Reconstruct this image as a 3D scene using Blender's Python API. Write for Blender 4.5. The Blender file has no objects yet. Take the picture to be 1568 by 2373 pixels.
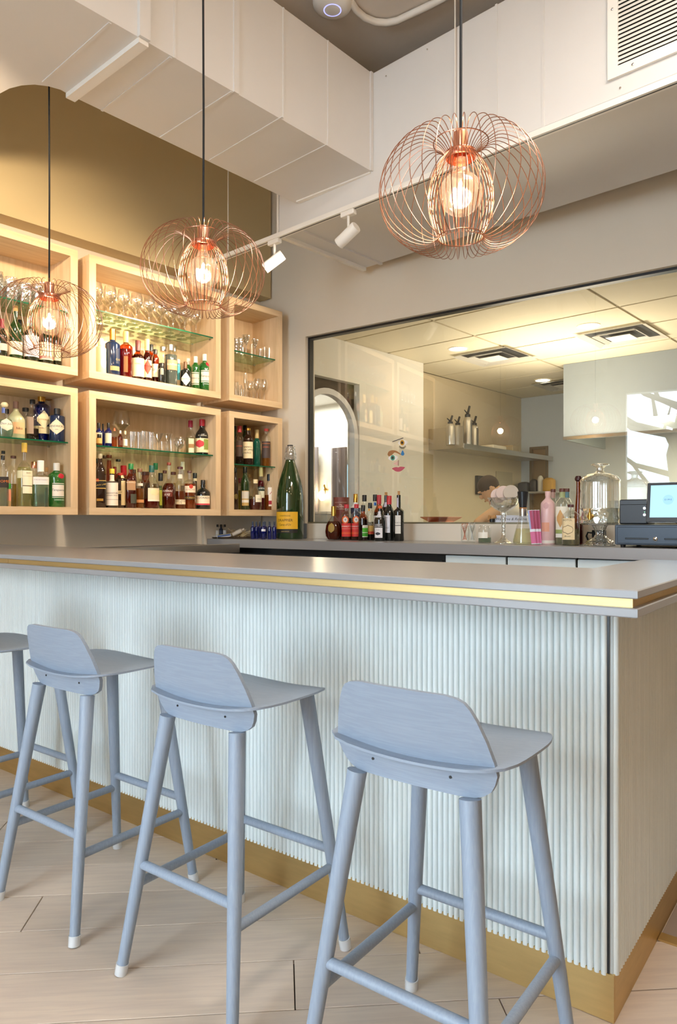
import bpy, math, random
from mathutils import Vector, Matrix
random.seed(7)
S = bpy.context.scene
COL = S.collection
F, HX, HY, EYE = 1640.0, 784.0, 1205.0, 1.215      # focal length in pixels, principal column, horizon row, eye height

# ---------------------------------------------------------------- camera, world, lights, exposure
cam = bpy.data.cameras.new('camera')
cam.sensor_fit = 'AUTO'; cam.sensor_width = 36.0
cam.lens = F / 2373.0 * 36.0
cam.shift_y = (HY - 1186.5) / 2373.0
cam.clip_start = 0.05; cam.clip_end = 200
camo = bpy.data.objects.new('camera', cam); COL.objects.link(camo)
camo.location = (0, 0, EYE); camo.rotation_euler = (math.pi/2, 0, 0)
S.camera = camo
S.view_settings.view_transform = 'Standard'; S.view_settings.look = 'None'
S.view_settings.gamma = 1.0; S.view_settings.use_curve_mapping = False
S.view_settings.exposure = 0.72
S.cycles.transparent_max_bounces = 40
S.cycles.max_bounces = 10
S.cycles.diffuse_bounces = 5
S.cycles.sample_clamp_indirect = 6.0

def lin(h):
    h = h.lstrip('#'); o = []
    for i in (0, 2, 4):
        c = int(h[i:i+2], 16) / 255.0
        o.append(c/12.92 if c <= 0.04045 else ((c+0.055)/1.055)**2.4)
    return tuple(o)

W = bpy.data.worlds.new('sky'); S.world = W; W.use_nodes = True
bg = W.node_tree.nodes['Background']
bg.inputs[0].default_value = (0.72, 0.87, 1.0, 1); bg.inputs[1].default_value = 8.5

def lamp(name, kind, loc, power, color, size=0.1, aim=None, **kw):
    l = bpy.data.lights.new(name, kind); l.energy = power; l.color = color
    if kind == 'AREA':
        l.shape = 'RECTANGLE'; l.size = size; l.size_y = kw.pop('size_y', size)
    else:
        l.shadow_soft_size = size
    for k, v in kw.items(): setattr(l, k, v)
    o = bpy.data.objects.new(name, l); COL.objects.link(o); o.location = loc
    if aim is not None:
        o.rotation_euler = (Vector(aim) - Vector(loc)).to_track_quat('-Z', 'Y').to_euler()
    return o
WARM = (1.0, 0.76, 0.50); SOFT = (1.0, 0.86, 0.68)

lamp('overhead_fill', 'AREA', (0.5, -1.3, 3.7), 175, (1.0, 0.96, 0.92), 2.2, (0.5, -1.3, 0), size_y=2.2)  # unseen area light added overhead behind the camera as ambient fill
lamp('bar_fill', 'AREA', (1.1, 1.3, 3.65), 55, (1.0, 0.94, 0.86), 1.0, (1.1, 1.6, 0), size_y=1.0)  # added fill, out of view, to brighten the window wall and counter

# ---------------------------------------------------------------- frames of the room
class Frame:
    """local x along the wall, local y away from the camera, turned by rot about z at origin"""
    def __init__(self, ox, oy, rot):
        self.o = (ox, oy); self.r = math.radians(rot); self.c = math.cos(self.r); self.s = math.sin(self.r)
    def w(self, x, y, z=0.0):
        return Vector((self.o[0] + x*self.c - y*self.s, self.o[1] + x*self.s + y*self.c, z))
    def loc(self, X, Y):
        dx, dy = X - self.o[0], Y - self.o[1]
        return (dx*self.c + dy*self.s, -dx*self.s + dy*self.c)
    def hit(self, px, ly, py=None):
        """point of the plane local y = ly seen at column px (and row py): local x, depth, (z)"""
        k = (px - HX) / F
        nx, ny = -self.s, self.c                      # local y axis
        Y = (ly + self.o[0]*nx + self.o[1]*ny) / (k*nx + ny)
        lx = self.loc(k*Y, Y)[0]
        return (lx, Y) if py is None else (lx, Y, EYE + (HY - py)*Y/F)
    def mat(self, x=0, y=0, z=0, rot=0):
        return Matrix.Translation(self.w(x, y, z)) @ Matrix.Rotation(self.r + math.radians(rot), 4, 'Z')
def at_z(px, py, z):
    Y = F*(EYE - z)/(py - HY)
    return ((px - HX)/F*Y, Y)
BAR = Frame(0.664, 1.713, -37.1)          # bar: origin at its outer corner, x along the front (to the right), y inward
CAB = Frame(-3.046, 2.743, 48.0)          # shelving wall: y = 0 is the front of the cabinets, y = .35 the wall
WAL = Frame(-0.660, 5.918, -36.0)         # window wall: origin at the room corner
KIT = Frame(-0.376, 5.71, 48.0)           # kitchen side wall
DUC = Frame(-0.382, 4.539, -42.6)         # duct along the window wall
WALL_Y = 0.35

# ---------------------------------------------------------------- materials
MATS = {}
def nodes_of(name):
    m = bpy.data.materials.new(name); m.use_nodes = True
    nt = m.node_tree; nt.nodes.clear()
    out = nt.nodes.new('ShaderNodeOutputMaterial')
    return m, nt, out
def N(nt, t, **kw):
    n = nt.nodes.new(t)
    for k, v in kw.items():
        if k.startswith('_'): setattr(n, k[1:], v)
        else: n.inputs[k].default_value = v
    return n
def rgba(c): return (c[0], c[1], c[2], 1.0)
def pbr(name, col, rough=0.5, metal=0.0, var=0.06, scale=8.0, stretch=(1, 1, 1), bump=0.0, col2=None, spec=0.5, bscale=None, coat=0.0, emit=None, estr=0.0, detail=4.0):
    if name in MATS: return MATS[name]
    m, nt, out = nodes_of(name)
    p = N(nt, 'ShaderNodeBsdfPrincipled'); L = nt.links.new
    p.inputs['Roughness'].default_value = rough; p.inputs['Metallic'].default_value = metal
    p.inputs['Specular IOR Level'].default_value = spec; p.inputs['Coat Weight'].default_value = coat
    tc = N(nt, 'ShaderNodeTexCoord'); mp = N(nt, 'ShaderNodeMapping'); mp.inputs['Scale'].default_value = stretch
    L(tc.outputs['Object'], mp.inputs['Vector'])
    no = N(nt, 'ShaderNodeTexNoise'); no.inputs['Scale'].default_value = scale; no.inputs['Detail'].default_value = detail
    L(mp.outputs[0], no.inputs['Vector'])
    mx = N(nt, 'ShaderNodeMix', _data_type='RGBA')
    a = tuple(min(1, c*(1+var)) for c in col); b = tuple(c*(1-var) for c in col) if col2 is None else col2
    mx.inputs[6].default_value = rgba(a); mx.inputs[7].default_value = rgba(b)
    L(no.outputs['Fac'], mx.inputs[0]); L(mx.outputs[2], p.inputs['Base Color'])
    if bump:
        bp = N(nt, 'ShaderNodeBump'); bp.inputs['Strength'].default_value = bump; bp.inputs['Distance'].default_value = 0.002
        if bscale:
            n2 = N(nt, 'ShaderNodeTexNoise'); n2.inputs['Scale'].default_value = bscale; L(mp.outputs[0], n2.inputs['Vector']); L(n2.outputs['Fac'], bp.inputs['Height'])
        else: L(no.outputs['Fac'], bp.inputs['Height'])
        L(bp.outputs[0], p.inputs['Normal'])
    if emit is not None:
        p.inputs['Emission Color'].default_value = rgba(emit); p.inputs['Emission Strength'].default_value = estr
    L(p.outputs[0], out.inputs[0]); MATS[name] = m
    return m
def wood(name, col, dark, scale=3.0, stretch=(1, 12, 12), rough=0.5, bump=0.15, lo=0.40, hi=0.66, per_object=0.0, knots=False):
    if name in MATS: return MATS[name]
    m, nt, out = nodes_of(name); L = nt.links.new
    p = N(nt, 'ShaderNodeBsdfPrincipled'); p.inputs['Roughness'].default_value = rough
    tc = N(nt, 'ShaderNodeTexCoord'); mp = N(nt, 'ShaderNodeMapping'); mp.inputs['Scale'].default_value = stretch
    oi = N(nt, 'ShaderNodeObjectInfo')
    add = N(nt, 'ShaderNodeVectorMath', _operation='ADD'); sc = N(nt, 'ShaderNodeVectorMath', _operation='SCALE')
    cmb = N(nt, 'ShaderNodeCombineXYZ')
    for i in range(3): L(oi.outputs['Random'], cmb.inputs[i])
    L(cmb.outputs[0], sc.inputs[0]); sc.inputs['Scale'].default_value = 37.0
    L(tc.outputs['Object'], add.inputs[0]); L(sc.outputs[0], add.inputs[1]); L(add.outputs[0], mp.inputs['Vector'])
    no = N(nt, 'ShaderNodeTexNoise'); no.inputs['Scale'].default_value = scale; no.inputs['Detail'].default_value = 7.0
    no.inputs['Distortion'].default_value = 0.6
    L(mp.outputs[0], no.inputs['Vector'])
    cr = N(nt, 'ShaderNodeValToRGB'); cr.color_ramp.elements[0].position = lo; cr.color_ramp.elements[1].position = hi
    cr.color_ramp.elements[0].color = rgba(dark); cr.color_ramp.elements[1].color = rgba(col)
    L(no.outputs['Fac'], cr.inputs[0])
    last = cr.outputs[0]
    if per_object:
        hs = N(nt, 'ShaderNodeHueSaturation'); mr = N(nt, 'ShaderNodeMapRange')
        mr.inputs['To Min'].default_value = 1-per_object; mr.inputs['To Max'].default_value = 1+per_object*0.6
        L(oi.outputs['Random'], mr.inputs['Value']); L(mr.outputs[0], hs.inputs['Value']); L(last, hs.inputs['Color']); last = hs.outputs[0]
    if knots:
        n3 = N(nt, 'ShaderNodeTexNoise'); n3.inputs['Scale'].default_value = 3.1; n3.inputs['Detail'].default_value = 2.0
        mp3 = N(nt, 'ShaderNodeMapping'); mp3.inputs['Scale'].default_value = (1.0, 2.2, 1.0); L(add.outputs[0], mp3.inputs['Vector']); L(mp3.outputs[0], n3.inputs['Vector'])
        c3 = N(nt, 'ShaderNodeValToRGB'); c3.color_ramp.elements[0].position = 0.76; c3.color_ramp.elements[1].position = 0.80
        L(n3.outputs['Fac'], c3.inputs[0])
        m3 = N(nt, 'ShaderNodeMix', _data_type='RGBA'); L(c3.outputs[0], m3.inputs[0]); L(last, m3.inputs[6]); m3.inputs[7].default_value = rgba(tuple(c*0.45 for c in dark)); last = m3.outputs[2]
    L(last, p.inputs['Base Color'])
    bp = N(nt, 'ShaderNodeBump'); bp.inputs['Strength'].default_value = bump; bp.inputs['Distance'].default_value = 0.001
    L(no.outputs['Fac'], bp.inputs['Height']); L(bp.outputs[0], p.inputs['Normal'])
    L(p.outputs[0], out.inputs[0]); MATS[name] = m
    return m
def thin(name, tint=(1, 1, 1), base=0.05, edge=0.85, power=3.0, rough=0.03, frost=0.0, gloss=(1, 1, 1), cut=0.0):
    """thin-walled glass: clear in front, mirror-like towards the rim"""
    if name in MATS: return MATS[name]
    m, nt, out = nodes_of(name); L = nt.links.new
    tr = N(nt, 'ShaderNodeBsdfTransparent'); tr.inputs[0].default_value = rgba(tint)
    gl = N(nt, 'ShaderNodeBsdfGlossy'); gl.inputs['Color'].default_value = rgba(gloss); gl.inputs['Roughness'].default_value = rough
    lw = N(nt, 'ShaderNodeLayerWeight'); lw.inputs['Blend'].default_value = 0.5
    pw = N(nt, 'ShaderNodeMath', _operation='POWER'); pw.inputs[1].default_value = power
    L(lw.outputs['Facing'], pw.inputs[0])
    ma = N(nt, 'ShaderNodeMath', _operation='MULTIPLY_ADD'); ma.inputs[1].default_value = edge; ma.inputs[2].default_value = base
    L(pw.outputs[0], ma.inputs[0])
    mx = N(nt, 'ShaderNodeMixShader'); L(ma.outputs[0], mx.inputs[0])
    body = tr.outputs[0]
    if frost:
        df = N(nt, 'ShaderNodeBsdfDiffuse'); df.inputs[0].default_value = rgba(tint)
        m2 = N(nt, 'ShaderNodeMixShader'); m2.inputs[0].default_value = frost; L(body, m2.inputs[1]); L(df.outputs[0], m2.inputs[2]); body = m2.outputs[0]
    if cut:
        vo = N(nt, 'ShaderNodeTexVoronoi'); vo.inputs['Scale'].default_value = cut
        tc = N(nt, 'ShaderNodeTexCoord'); L(tc.outputs['Object'], vo.inputs['Vector'])
        bp = N(nt, 'ShaderNodeBump'); bp.inputs['Strength'].default_value = 0.8; bp.inputs['Distance'].default_value = 0.004
        L(vo.outputs['Distance'], bp.inputs['Height']); L(bp.outputs[0], gl.inputs['Normal']); L(bp.outputs[0], lw.inputs['Normal'])
    L(body, mx.inputs[1]); L(gl.outputs[0], mx.inputs[2]); L(mx.outputs[0], out.inputs[0]); MATS[name] = m
    return m
def glow(name, col, strength):
    if name in MATS: return MATS[name]
    m, nt, out = nodes_of(name)
    e = N(nt, 'ShaderNodeEmission'); e.inputs[0].default_value = rgba(col); e.inputs[1].default_value = strength
    nt.links.new(e.outputs[0], out.inputs[0]); MATS[name] = m
    return m
def flat(hexcol, rough=0.5, metal=0.0):
    n = 'paint_%s_%d_%d' % (hexcol.lstrip('#'), rough*100, metal*100)
    return pbr(n, lin(hexcol), rough, metal, var=0.03, scale=30)
def liquid(hexcol):
    return thin('liquid_' + hexcol.lstrip('#'), lin(hexcol), base=0.02, edge=0.2, power=2.0, rough=0.1, frost=0.08 if sum(lin(hexcol)) > 0.9 else 0.28, gloss=lin(hexcol))
M = {}
M['wall'] = pbr('beige_paint', lin('#ddd5c6'), 0.7, var=0.03, scale=3, bump=0.06, bscale=90)
M['wall_olive'] = pbr('olive_tan_paint', lin('#cbb98f'), 0.7, var=0.03, scale=3, bump=0.05, bscale=90)
M['ceiling'] = pbr('taupe_ceiling_paint', lin('#d8cfc4'), 0.8, var=0.05, scale=2)
M['duct'] = pbr('white_duct_paint', lin('#d8d6d3'), 0.42, var=0.03, scale=4, bump=0.12, bscale=14)
M['white'] = pbr('white_enamel', lin('#e9e6df'), 0.4, var=0.02)
M['slat'] = wood('white_washed_wood', lin('#dfe6e5'), lin('#d8e0e0'), scale=3.0, stretch=(20, 20, 1.2), rough=0.5, bump=0.04, per_object=0.03)
M['stone'] = pbr('grey_concrete_quartz', lin('#949496'), 0.28, var=0.08, scale=3.2, bump=0.02, bscale=60, detail=9)
M['brass'] = pbr('brushed_brass', lin('#cfb681'), 0.5, 1.0, var=0.10, scale=5, stretch=(1.5, 60, 60), bump=0.03)
M['brass_kick'] = pbr('worn_brass_sheet', lin('#d0b47c'), 0.42, 1.0, var=0.14, scale=4, stretch=(2, 2, 14), bump=0.02)
M['stool'] = wood('blue_grey_stained_oak', lin('#8f9cac'), lin('#8895a6'), scale=5, stretch=(1.6, 40, 40), rough=0.45, bump=0.15)
M['stool_leg'] = wood('blue_grey_stained_oak_leg', lin('#919eae'), lin('#8896a8'), scale=5, stretch=(40, 40, 1.6), rough=0.45, bump=0.15)
M['plank'] = wood('limed_oak_plank', lin('#c6b5a3'), lin('#bbaa9b'), scale=3.0, stretch=(1.6, 22, 22), rough=0.5, bump=0.1, lo=0.34, hi=0.62, per_object=0.07, knots=True)
M['gap'] = flat('#3b332c', 0.9)
M['maple'] = wood('pale_maple', lin('#e2c7a2'), lin('#d6b88f'), scale=2.2, stretch=(1.2, 14, 14), rough=0.42, bump=0.05, per_object=0.02)
M['maple_v'] = wood('pale_maple_upright', lin('#e0c5a1'), lin('#d3b68f'), scale=2.2, stretch=(14, 14, 1.2), rough=0.42, bump=0.05, per_object=0.02)
M['shelf_glass'] = thin('green_edge_shelf_glass', lin('#dfeee2'), base=0.06, edge=0.4, power=4)
M['glass_edge'] = pbr('green_glass_edge', lin('#07573a'), 0.3, var=0.25, scale=9, spec=0.3)
M['pane'] = thin('window_pane_glass', (0.965, 0.97, 0.95), base=0.045, edge=0.8, power=4.5, rough=0.0)
M['copper'] = pbr('polished_copper', lin('#e8a488'), 0.22, 1.0, var=0.05)
M['copper_wire'] = pbr('copper_wire', lin('#b08069'), 0.3, 1.0, var=0.05)
M['black'] = pbr('black_plastic', lin('#1d1f22'), 0.35, var=0.05)
M['black_cord'] = pbr('black_fabric_cord', lin('#141619'), 0.8, var=0.1)
M['steel'] = pbr('brushed_steel', lin('#c9c6c0'), 0.28, 1.0, var=0.06, stretch=(1, 1, 30), scale=5)
M['chrome'] = pbr('chrome', lin('#dcdcdc'), 0.12, 1.0, var=0.02)
M['gold'] = pbr('gold_foil', lin('#d0a752'), 0.25, 1.0, var=0.06)
M['cork'] = pbr('cork', lin('#b98d5c'), 0.85, var=0.25, scale=40)
M['clear'] = thin('clear_glass', (0.97, 0.98, 0.97), base=0.05, edge=0.75, power=2.4)
M['crystal'] = thin('cut_crystal', (0.95, 0.97, 0.96), base=0.2, edge=0.9, power=1.2, cut=55)
M['bulb'] = thin('bulb_glass', (1.0, 0.95, 0.88), base=0.08, edge=0.6, power=2.0, rough=0.1, frost=0.02)
M['ware'] = thin('glassware_glass', (0.98, 0.98, 0.97), base=0.10, edge=1.0, power=1.5, rough=0.05)
GL = {'clear': M['clear'],
      'green': thin('green_glass', lin('#5fae5a'), 0.06, 0.6, 2.5), 'dkgreen': thin('dark_green_glass', lin('#3c6330'), 0.07, 0.6, 2.5, frost=0.3),
      'blue': thin('blue_glass', lin('#6a83cf'), 0.07, 0.6, 2.5), 'cobalt': thin('cobalt_glass', lin('#1d2f9e'), 0.07, 0.6, 2.5, frost=0.25),
      'amber': thin('amber_glass', lin('#c67b2c'), 0.06, 0.6, 2.5), 'teal': thin('teal_glass', lin('#3fae9a'), 0.06, 0.6, 2.5, frost=0.2),
      'black': pbr('near_black_glass', lin('#191c1b'), 0.08, var=0.05, spec=0.8), 'navy': pbr('navy_glass', lin('#1c2c4c'), 0.1, var=0.05, spec=0.8),
      'brown': pbr('dark_brown_glass', lin('#2b1a10'), 0.08, var=0.05, spec=0.8), 'wine': pbr('dark_wine_glass', lin('#1f2416'), 0.08, var=0.1, spec=0.8),
      'frost': thin('frosted_glass', lin('#d7dcb5'), 0.05, 0.2, 2, rough=0.3, frost=0.65), 'pink': pbr('pink_bottle', lin('#d9b5b4'), 0.3, var=0.03),
      'gin': thin('bright_green_glass', lin('#3f9e45'), 0.07, 0.6, 2.5, frost=0.35)}

# ---------------------------------------------------------------- mesh helpers
class MB:
    def __init__(self): self.v = []; self.f = []
    def add(self, vs, fs):
        o = len(self.v); self.v += [tuple(p) for p in vs]; self.f += [tuple(i+o for i in f) for f in fs]; return self
    def box(self, x0, x1, y0, y1, z0, z1, T=None):
        vs = [(x, y, z) for z in (z0, z1) for y in (y0, y1) for x in (x0, x1)]
        if T is not None: vs = [T @ Vector(p) for p in vs]
        return self.add(vs, [(0, 2, 3, 1), (4, 5, 7, 6), (0, 1, 5, 4), (2, 6, 7, 3), (0, 4, 6, 2), (1, 3, 7, 5)])
    def bevbox(self, x0, x1, y0, y1, z0, z1, b, T=None):
        """box with chamfered vertical and horizontal edges (octagon section lofted in three steps)"""
        def ring(i, z):
            return [(x0+i+b, y0+i, z), (x1-i-b, y0+i, z), (x1-i, y0+i+b, z), (x1-i, y1-i-b, z), (x1-i-b, y1-i, z), (x0+i+b, y1-i, z), (x0+i, y1-i-b, z), (x0+i, y0+i+b, z)]
        rings = [ring(b, z0), ring(0, z0+b), ring(0, z1-b), ring(b, z1)]
        vs = [p for r in rings for p in r]
        if T is not None: vs = [T @ Vector(p) for p in vs]
        fs = [tuple(range(7, -1, -1)), tuple(range(24, 32))]
        for k in range(3):
            for i in range(8):
                j = (i+1) % 8; fs.append((k*8+i, k*8+j, k*8+8+j, k*8+8+i))
        return self.add(vs, fs)
    def prism(self, poly, z0, z1):
        n = len(poly); a = sum(poly[i][0]*poly[(i+1) % n][1]-poly[(i+1) % n][0]*poly[i][1] for i in range(n))
        if a < 0: poly = poly[::-1]
        vs = [(x, y, z0) for x, y in poly] + [(x, y, z1) for x, y in poly]
        fs = [tuple(range(n-1, -1, -1)), tuple(range(n, 2*n))] + [(i, (i+1) % n, n+(i+1) % n, n+i) for i in range(n)]
        return self.add(vs, fs)
    def plate(self, poly, y0, y1):
        """polygon in (x, z) given thickness along y"""
        n = len(poly); a = sum(poly[i][0]*poly[(i+1) % n][1]-poly[(i+1) % n][0]*poly[i][1] for i in range(n))
        if a < 0: poly = poly[::-1]
        vs = [(x, y0, z) for x, z in poly] + [(x, y1, z) for x, z in poly]
        fs = [tuple(range(n)), tuple(range(2*n-1, n-1, -1))] + [((i+1) % n, i, n+i, n+(i+1) % n) for i in range(n)]
        return self.add(vs, fs)
    def lathe(self, prof, n=20, p=2.0, cx=0, cy=0, rot=0.0, flute=0.0, nf=0, close=True, cz=0):
        vs = []; m = len(prof)
        for r, z in prof:
            for i in range(n):
                t = 2*math.pi*i/n + rot; c, s = math.cos(t), math.sin(t)
                k = 1.0 if p == 2.0 else (abs(c)**p+abs(s)**p)**(-1/p)
                if flute: k *= 1 + flute*math.cos(nf*t)
                vs.append((cx+r*k*c, cy+r*k*s, z+cz))
        fs = [(a*n+i, a*n+(i+1) % n, (a+1)*n+(i+1) % n, (a+1)*n+i) for a in range(m-1) for i in range(n)]
        if close:
            fs.append(tuple(range(n-1, -1, -1))); fs.append(tuple((m-1)*n+i for i in range(n)))
        return self.add(vs, fs)
    def tube(self, pts, rad, n=8, caps=True, closed=False):
        pts = [Vector(p) for p in pts]; m = len(pts)
        if not hasattr(rad, '__len__'): rad = [rad]*m
        vs = []; ref = None
        for k in range(m):
            a = pts[(k-1) % m] if (closed or k > 0) else pts[k]; b = pts[(k+1) % m] if (closed or k < m-1) else pts[k]
            d = (b-a).normalized()
            if ref is None:
                ref = Vector((0, 0, 1)) if abs(d.z) < 0.9 else Vector((1, 0, 0))
            u = (ref - d*ref.dot(d)).normalized(); w = d.cross(u); ref = u
            for i in range(n):
                t = 2*math.pi*i/n; vs.append(pts[k] + (u*math.cos(t)+w*math.sin(t))*rad[k])
        fs = [(a*n+i, a*n+(i+1) % n, (a+1)*n+(i+1) % n, (a+1)*n+i) for a in range(m-1) for i in range(n)]
        if closed: fs += [((m-1)*n+i, (m-1)*n+(i+1) % n, (i+1) % n, i) for i in range(n)]
        elif caps: fs += [tuple(range(n-1, -1, -1)), tuple((m-1)*n+i for i in range(n))]
        return self.add(vs, fs)
    def mesh(self, name, mat, smooth=False):
        me = bpy.data.meshes.new(name); me.from_pydata(self.v, [], self.f); me.materials.append(mat)
        if smooth:
            me.shade_smooth()
            try: me.set_sharp_from_angle(angle=math.radians(40))
            except Exception: pass
        me.update(); return me
    def build(self, name, mat, parent=None, smooth=False, mw=None):
        return put(name, self.mesh(name, mat, smooth), parent, mw)
def put(name, me, parent=None, mw=None):
    o = bpy.data.objects.new(name, me); COL.objects.link(o)
    if parent is not None: o.parent = parent
    if mw is not None: o.matrix_local = mw
    return o
def tag(o, label=None, cat=None, group=None, kind=None):
    if label: o['label'] = label
    if cat: o['category'] = cat
    if group: o['group'] = group
    if kind: o['kind'] = kind
    return o
def thing(name, label, cat, mw, group=None):
    o = bpy.data.objects.new(name, None); COL.objects.link(o); o.matrix_local = mw; o.empty_display_size = 0.05
    return tag(o, label, cat, group)
KIDS = {}
def dup(root, mw, label=None, group=None):
    """a copy of a thing and of its parts and sub-parts"""
    r = root.copy(); COL.objects.link(r); r.matrix_local = mw
    if label: r['label'] = label
    if group: r['group'] = group
    for ch in kids(root):
        c = ch.copy(); COL.objects.link(c); c.parent = r
        for g in kids(ch):
            d = g.copy(); COL.objects.link(d); d.parent = c
    return r
def kids(o): return [c for c in COL.objects if c.parent == o] if o.name not in KIDS else KIDS[o.name]
def freeze(o):
    KIDS[o.name] = [c for c in COL.objects if c.parent == o]
    for c in KIDS[o.name]: KIDS[c.name] = [d for d in COL.objects if d.parent == c]
def struct(name, mb, mat, mw=None, parent=None, smooth=False):
    o = mb.build(name, mat, parent, smooth, mw)
    if parent is None: o['kind'] = 'structure'
    return o
ID = Matrix.Identity(4)
def TR(x, y, z): return Matrix.Translation((x, y, z))
TXT = {}
def glyphs(s):
    """outline mesh of a line of text, 1 unit high capitals, centred"""
    if s in TXT: return TXT[s]
    cu = bpy.data.curves.new('lettering', 'FONT'); cu.body = s; cu.size = 1.4; cu.resolution_u = 2; cu.align_x = 'CENTER'; cu.align_y = 'CENTER'
    ob = bpy.data.objects.new('lettering', cu); COL.objects.link(ob)
    dg = bpy.context.evaluated_depsgraph_get(); me = bpy.data.meshes.new_from_object(ob.evaluated_get(dg))
    vs = [(v.co.x, v.co.y) for v in me.vertices]; fs = [tuple(p.vertices) for p in me.polygons]
    bpy.data.objects.remove(ob); bpy.data.curves.remove(cu); bpy.data.meshes.remove(me)
    w = (max(v[0] for v in vs)-min(v[0] for v in vs)) if vs else 1
    TXT[s] = (vs, fs, w); return TXT[s]
def text_plate(name, s, h, width, x, y, z, mat, parent, slant=0.0, tilt=0.0):
    """flat lettering facing local -y, centred at (x, z) of the plane y"""
    vs, fs, w = glyphs(s); k = min(h, width/w) if width else h
    mb = MB(); ct, st = math.cos(tilt), math.sin(tilt)
    mb.add([(x + k*((a+slant*b)*ct - b*st), y, z + k*(b*ct+(a+slant*b)*st)) for a, b in vs], fs)
    return mb.build(name, mat, parent)

# ================================================================ the room
fl = MB(); fl.box(-7, 7.5, -5, 11, -0.08, -0.014)
floor = struct('floor', fl, M['gap'])
PR = math.radians(4.7)
PM = Matrix.Rotation(PR, 4, 'Z')
joints = {1.76: 0.037, 2.16: -0.764, 1.56: 0.554, 2.76: -1.096}
v = -0.64
while v < 4.4:
    j0 = None
    for kk, jv in joints.items():
        if abs(v-kk) < 0.05: j0 = jv
    if j0 is None: j0 = random.uniform(-1.0, 1.0)
    cuts = [j0-3.9, j0-2.05, j0, j0+1.95, j0+3.9]
    for a, b in zip(cuts[:-1], cuts[1:]):
        if b < -3.6 or a > 2.6: continue
        mb = MB(); g = 0.0016
        L2, W2 = (b-a)/2-g, 0.1-g
        mb.bevbox(-L2, L2, -W2, W2, -0.0145, random.uniform(-0.0012, 0.0), 0.0012)
        mb.build('plank', M['plank'], floor, False, PM @ TR((a+b)/2, v+0.1, 0))
    v += 0.2

# shelving wall (left) with its bulkhead
wl = MB(); wl.box(-3.2, 3.956, WALL_Y, WALL_Y+0.12, 0, 4.0)
struct('wall_left', wl, M['wall'], CAB.mat())
bh = MB(); bh.box(-3.2, 3.951, WALL_Y-0.143, WALL_Y-0.001, 3.036, 4.0)
struct('wall_bulkhead', bh, M['wall_olive'], CAB.mat())
pn = MB(); pn.box(3.36, 3.945, WALL_Y-0.03, WALL_Y-0.001, 1.0, 2.99)
struct('trim_1', pn, M['wall'], CAB.mat())
# window wall
GLX0, GLX1, GZ0, GZ1 = 0.49, 3.95, 1.188, 2.673
ww = MB(); ww.box(-0.01, GLX0, 0, 0.12, 0, 4.0).box(GLX1, 4.6, 0, 0.12, 0, 4.0).box(GLX0, GLX1, 0, 0.12, 0, GZ0).box(GLX0, GLX1, 0, 0.12, GZ1, 4.0)
struct('wall_back', ww, M['wall'], WAL.mat())
win = MB(); b = 0.016
win.box(GLX0, GLX0+b, 0.035, 0.085, GZ0, GZ1).box(GLX1-b, GLX1, 0.035, 0.085, GZ0, GZ1).box(GLX0, GLX1, 0.035, 0.085, GZ1-b, GZ1)
wf = struct('window_1', win, M['black'], WAL.mat())
sl = MB(); sl.box(GLX0, GLX1, 0.03, 0.085, GZ0, GZ0+0.012); sl.build('window_sill', flat('#8d8a76', 0.3, 0.6), wf)
pg = MB(); pg.box(GLX0+b, GLX1-b, 0.058, 0.062, GZ0+0.012, GZ1-b); pg.build('pane', M['pane'], wf)
kr = MB(); kr.box(0.2, 6.0, -0.12, 0.0, 0, 2.75)
struct('wall_kitchen_right', kr, M['wall'], Matrix.Translation(WAL.w(4.6, 0)) @ Matrix.Rotation(CAB.r, 4, 'Z'))
# right wall, rear wall with shop windows, ceiling
RIGHT = WAL.w(4.6, 0)
rw = MB(); rw.box(-9.5, 0.1, -0.12, 0.0, 0, 4.0)
struct('wall_right', rw, pbr('warm_wood_panelling', lin('#b79a78'), 0.6, var=0.08), Matrix.Translation(RIGHT) @ Matrix.Rotation(CAB.r, 4, 'Z'))
REAR = Frame(*(Vector((0, 0))+Vector((CAB.c, CAB.s))*-2.4), -42.0)
rr = MB(); rr.box(-5.2, 6.6, -0.15, 0, 3.1, 4.0).box(-5.2, 6.6, -0.15, 0, 0, 0.25).box(-5.2, -2.5, -0.15, 0, 0.25, 3.1)
for x in (-0.6, 1.7, 4.0, 6.3): rr.box(x, x+0.22, -0.15, 0, 0.25, 3.1)
struct('wall_rear', rr, pbr('white_shop_wall', lin('#e2e2de'), .6), REAR.mat())
cl = MB(); cl.prism([tuple(CAB.w(-3.2, .47).xy), tuple(CAB.w(4.03, .47).xy), tuple(WAL.w(-.02, 0.1).xy), tuple(WAL.w(4.7, 0.1).xy), tuple(REAR.w(6.6, -.1).xy), tuple(REAR.w(-5.2, -.1).xy)], 4.0, 4.1)
struct('ceiling', cl, M['ceiling'])

# ---------------------------------------------------------------- ducts
DZ0, DZ1 = 3.05, 3.747
d = thing('air_duct', 'long white rectangular air duct above the kitchen window with a wall grille', 'duct', DUC.mat(0, 0, 0))
m_ = MB(); m_.bevbox(0, 3.3, 0, 0.845, DZ0, DZ1, 0.004); m_.build('duct_body', M['duct'], d)
m_ = MB(); m_.box(-0.012, 0.02, -0.004, 0.84, DZ0-0.022, DZ0+0.0).box(-0.014, 0.0, -0.006, 0.012, DZ0, DZ1); m_.build('end_flange', M['white'], d)
for px0, in ((1150,), (1258,)):
    lx, Y = DUC.hit(px0, 0)
    m_ = MB(); m_.box(lx-0.006, lx+0.006, -0.004, 0.002, DZ0, DZ1); m_.build('seam', M['duct'], d)
for px0 in (1322, 1000):
    lx, Y = DUC.hit(px0, 0.845); 
    m_ = MB(); m_.box(lx-0.45, lx-0.43, 0.0, 0.85, DZ0-0.012, DZ0+0.001); m_.build('underside_seam', M['duct'], d)
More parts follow.
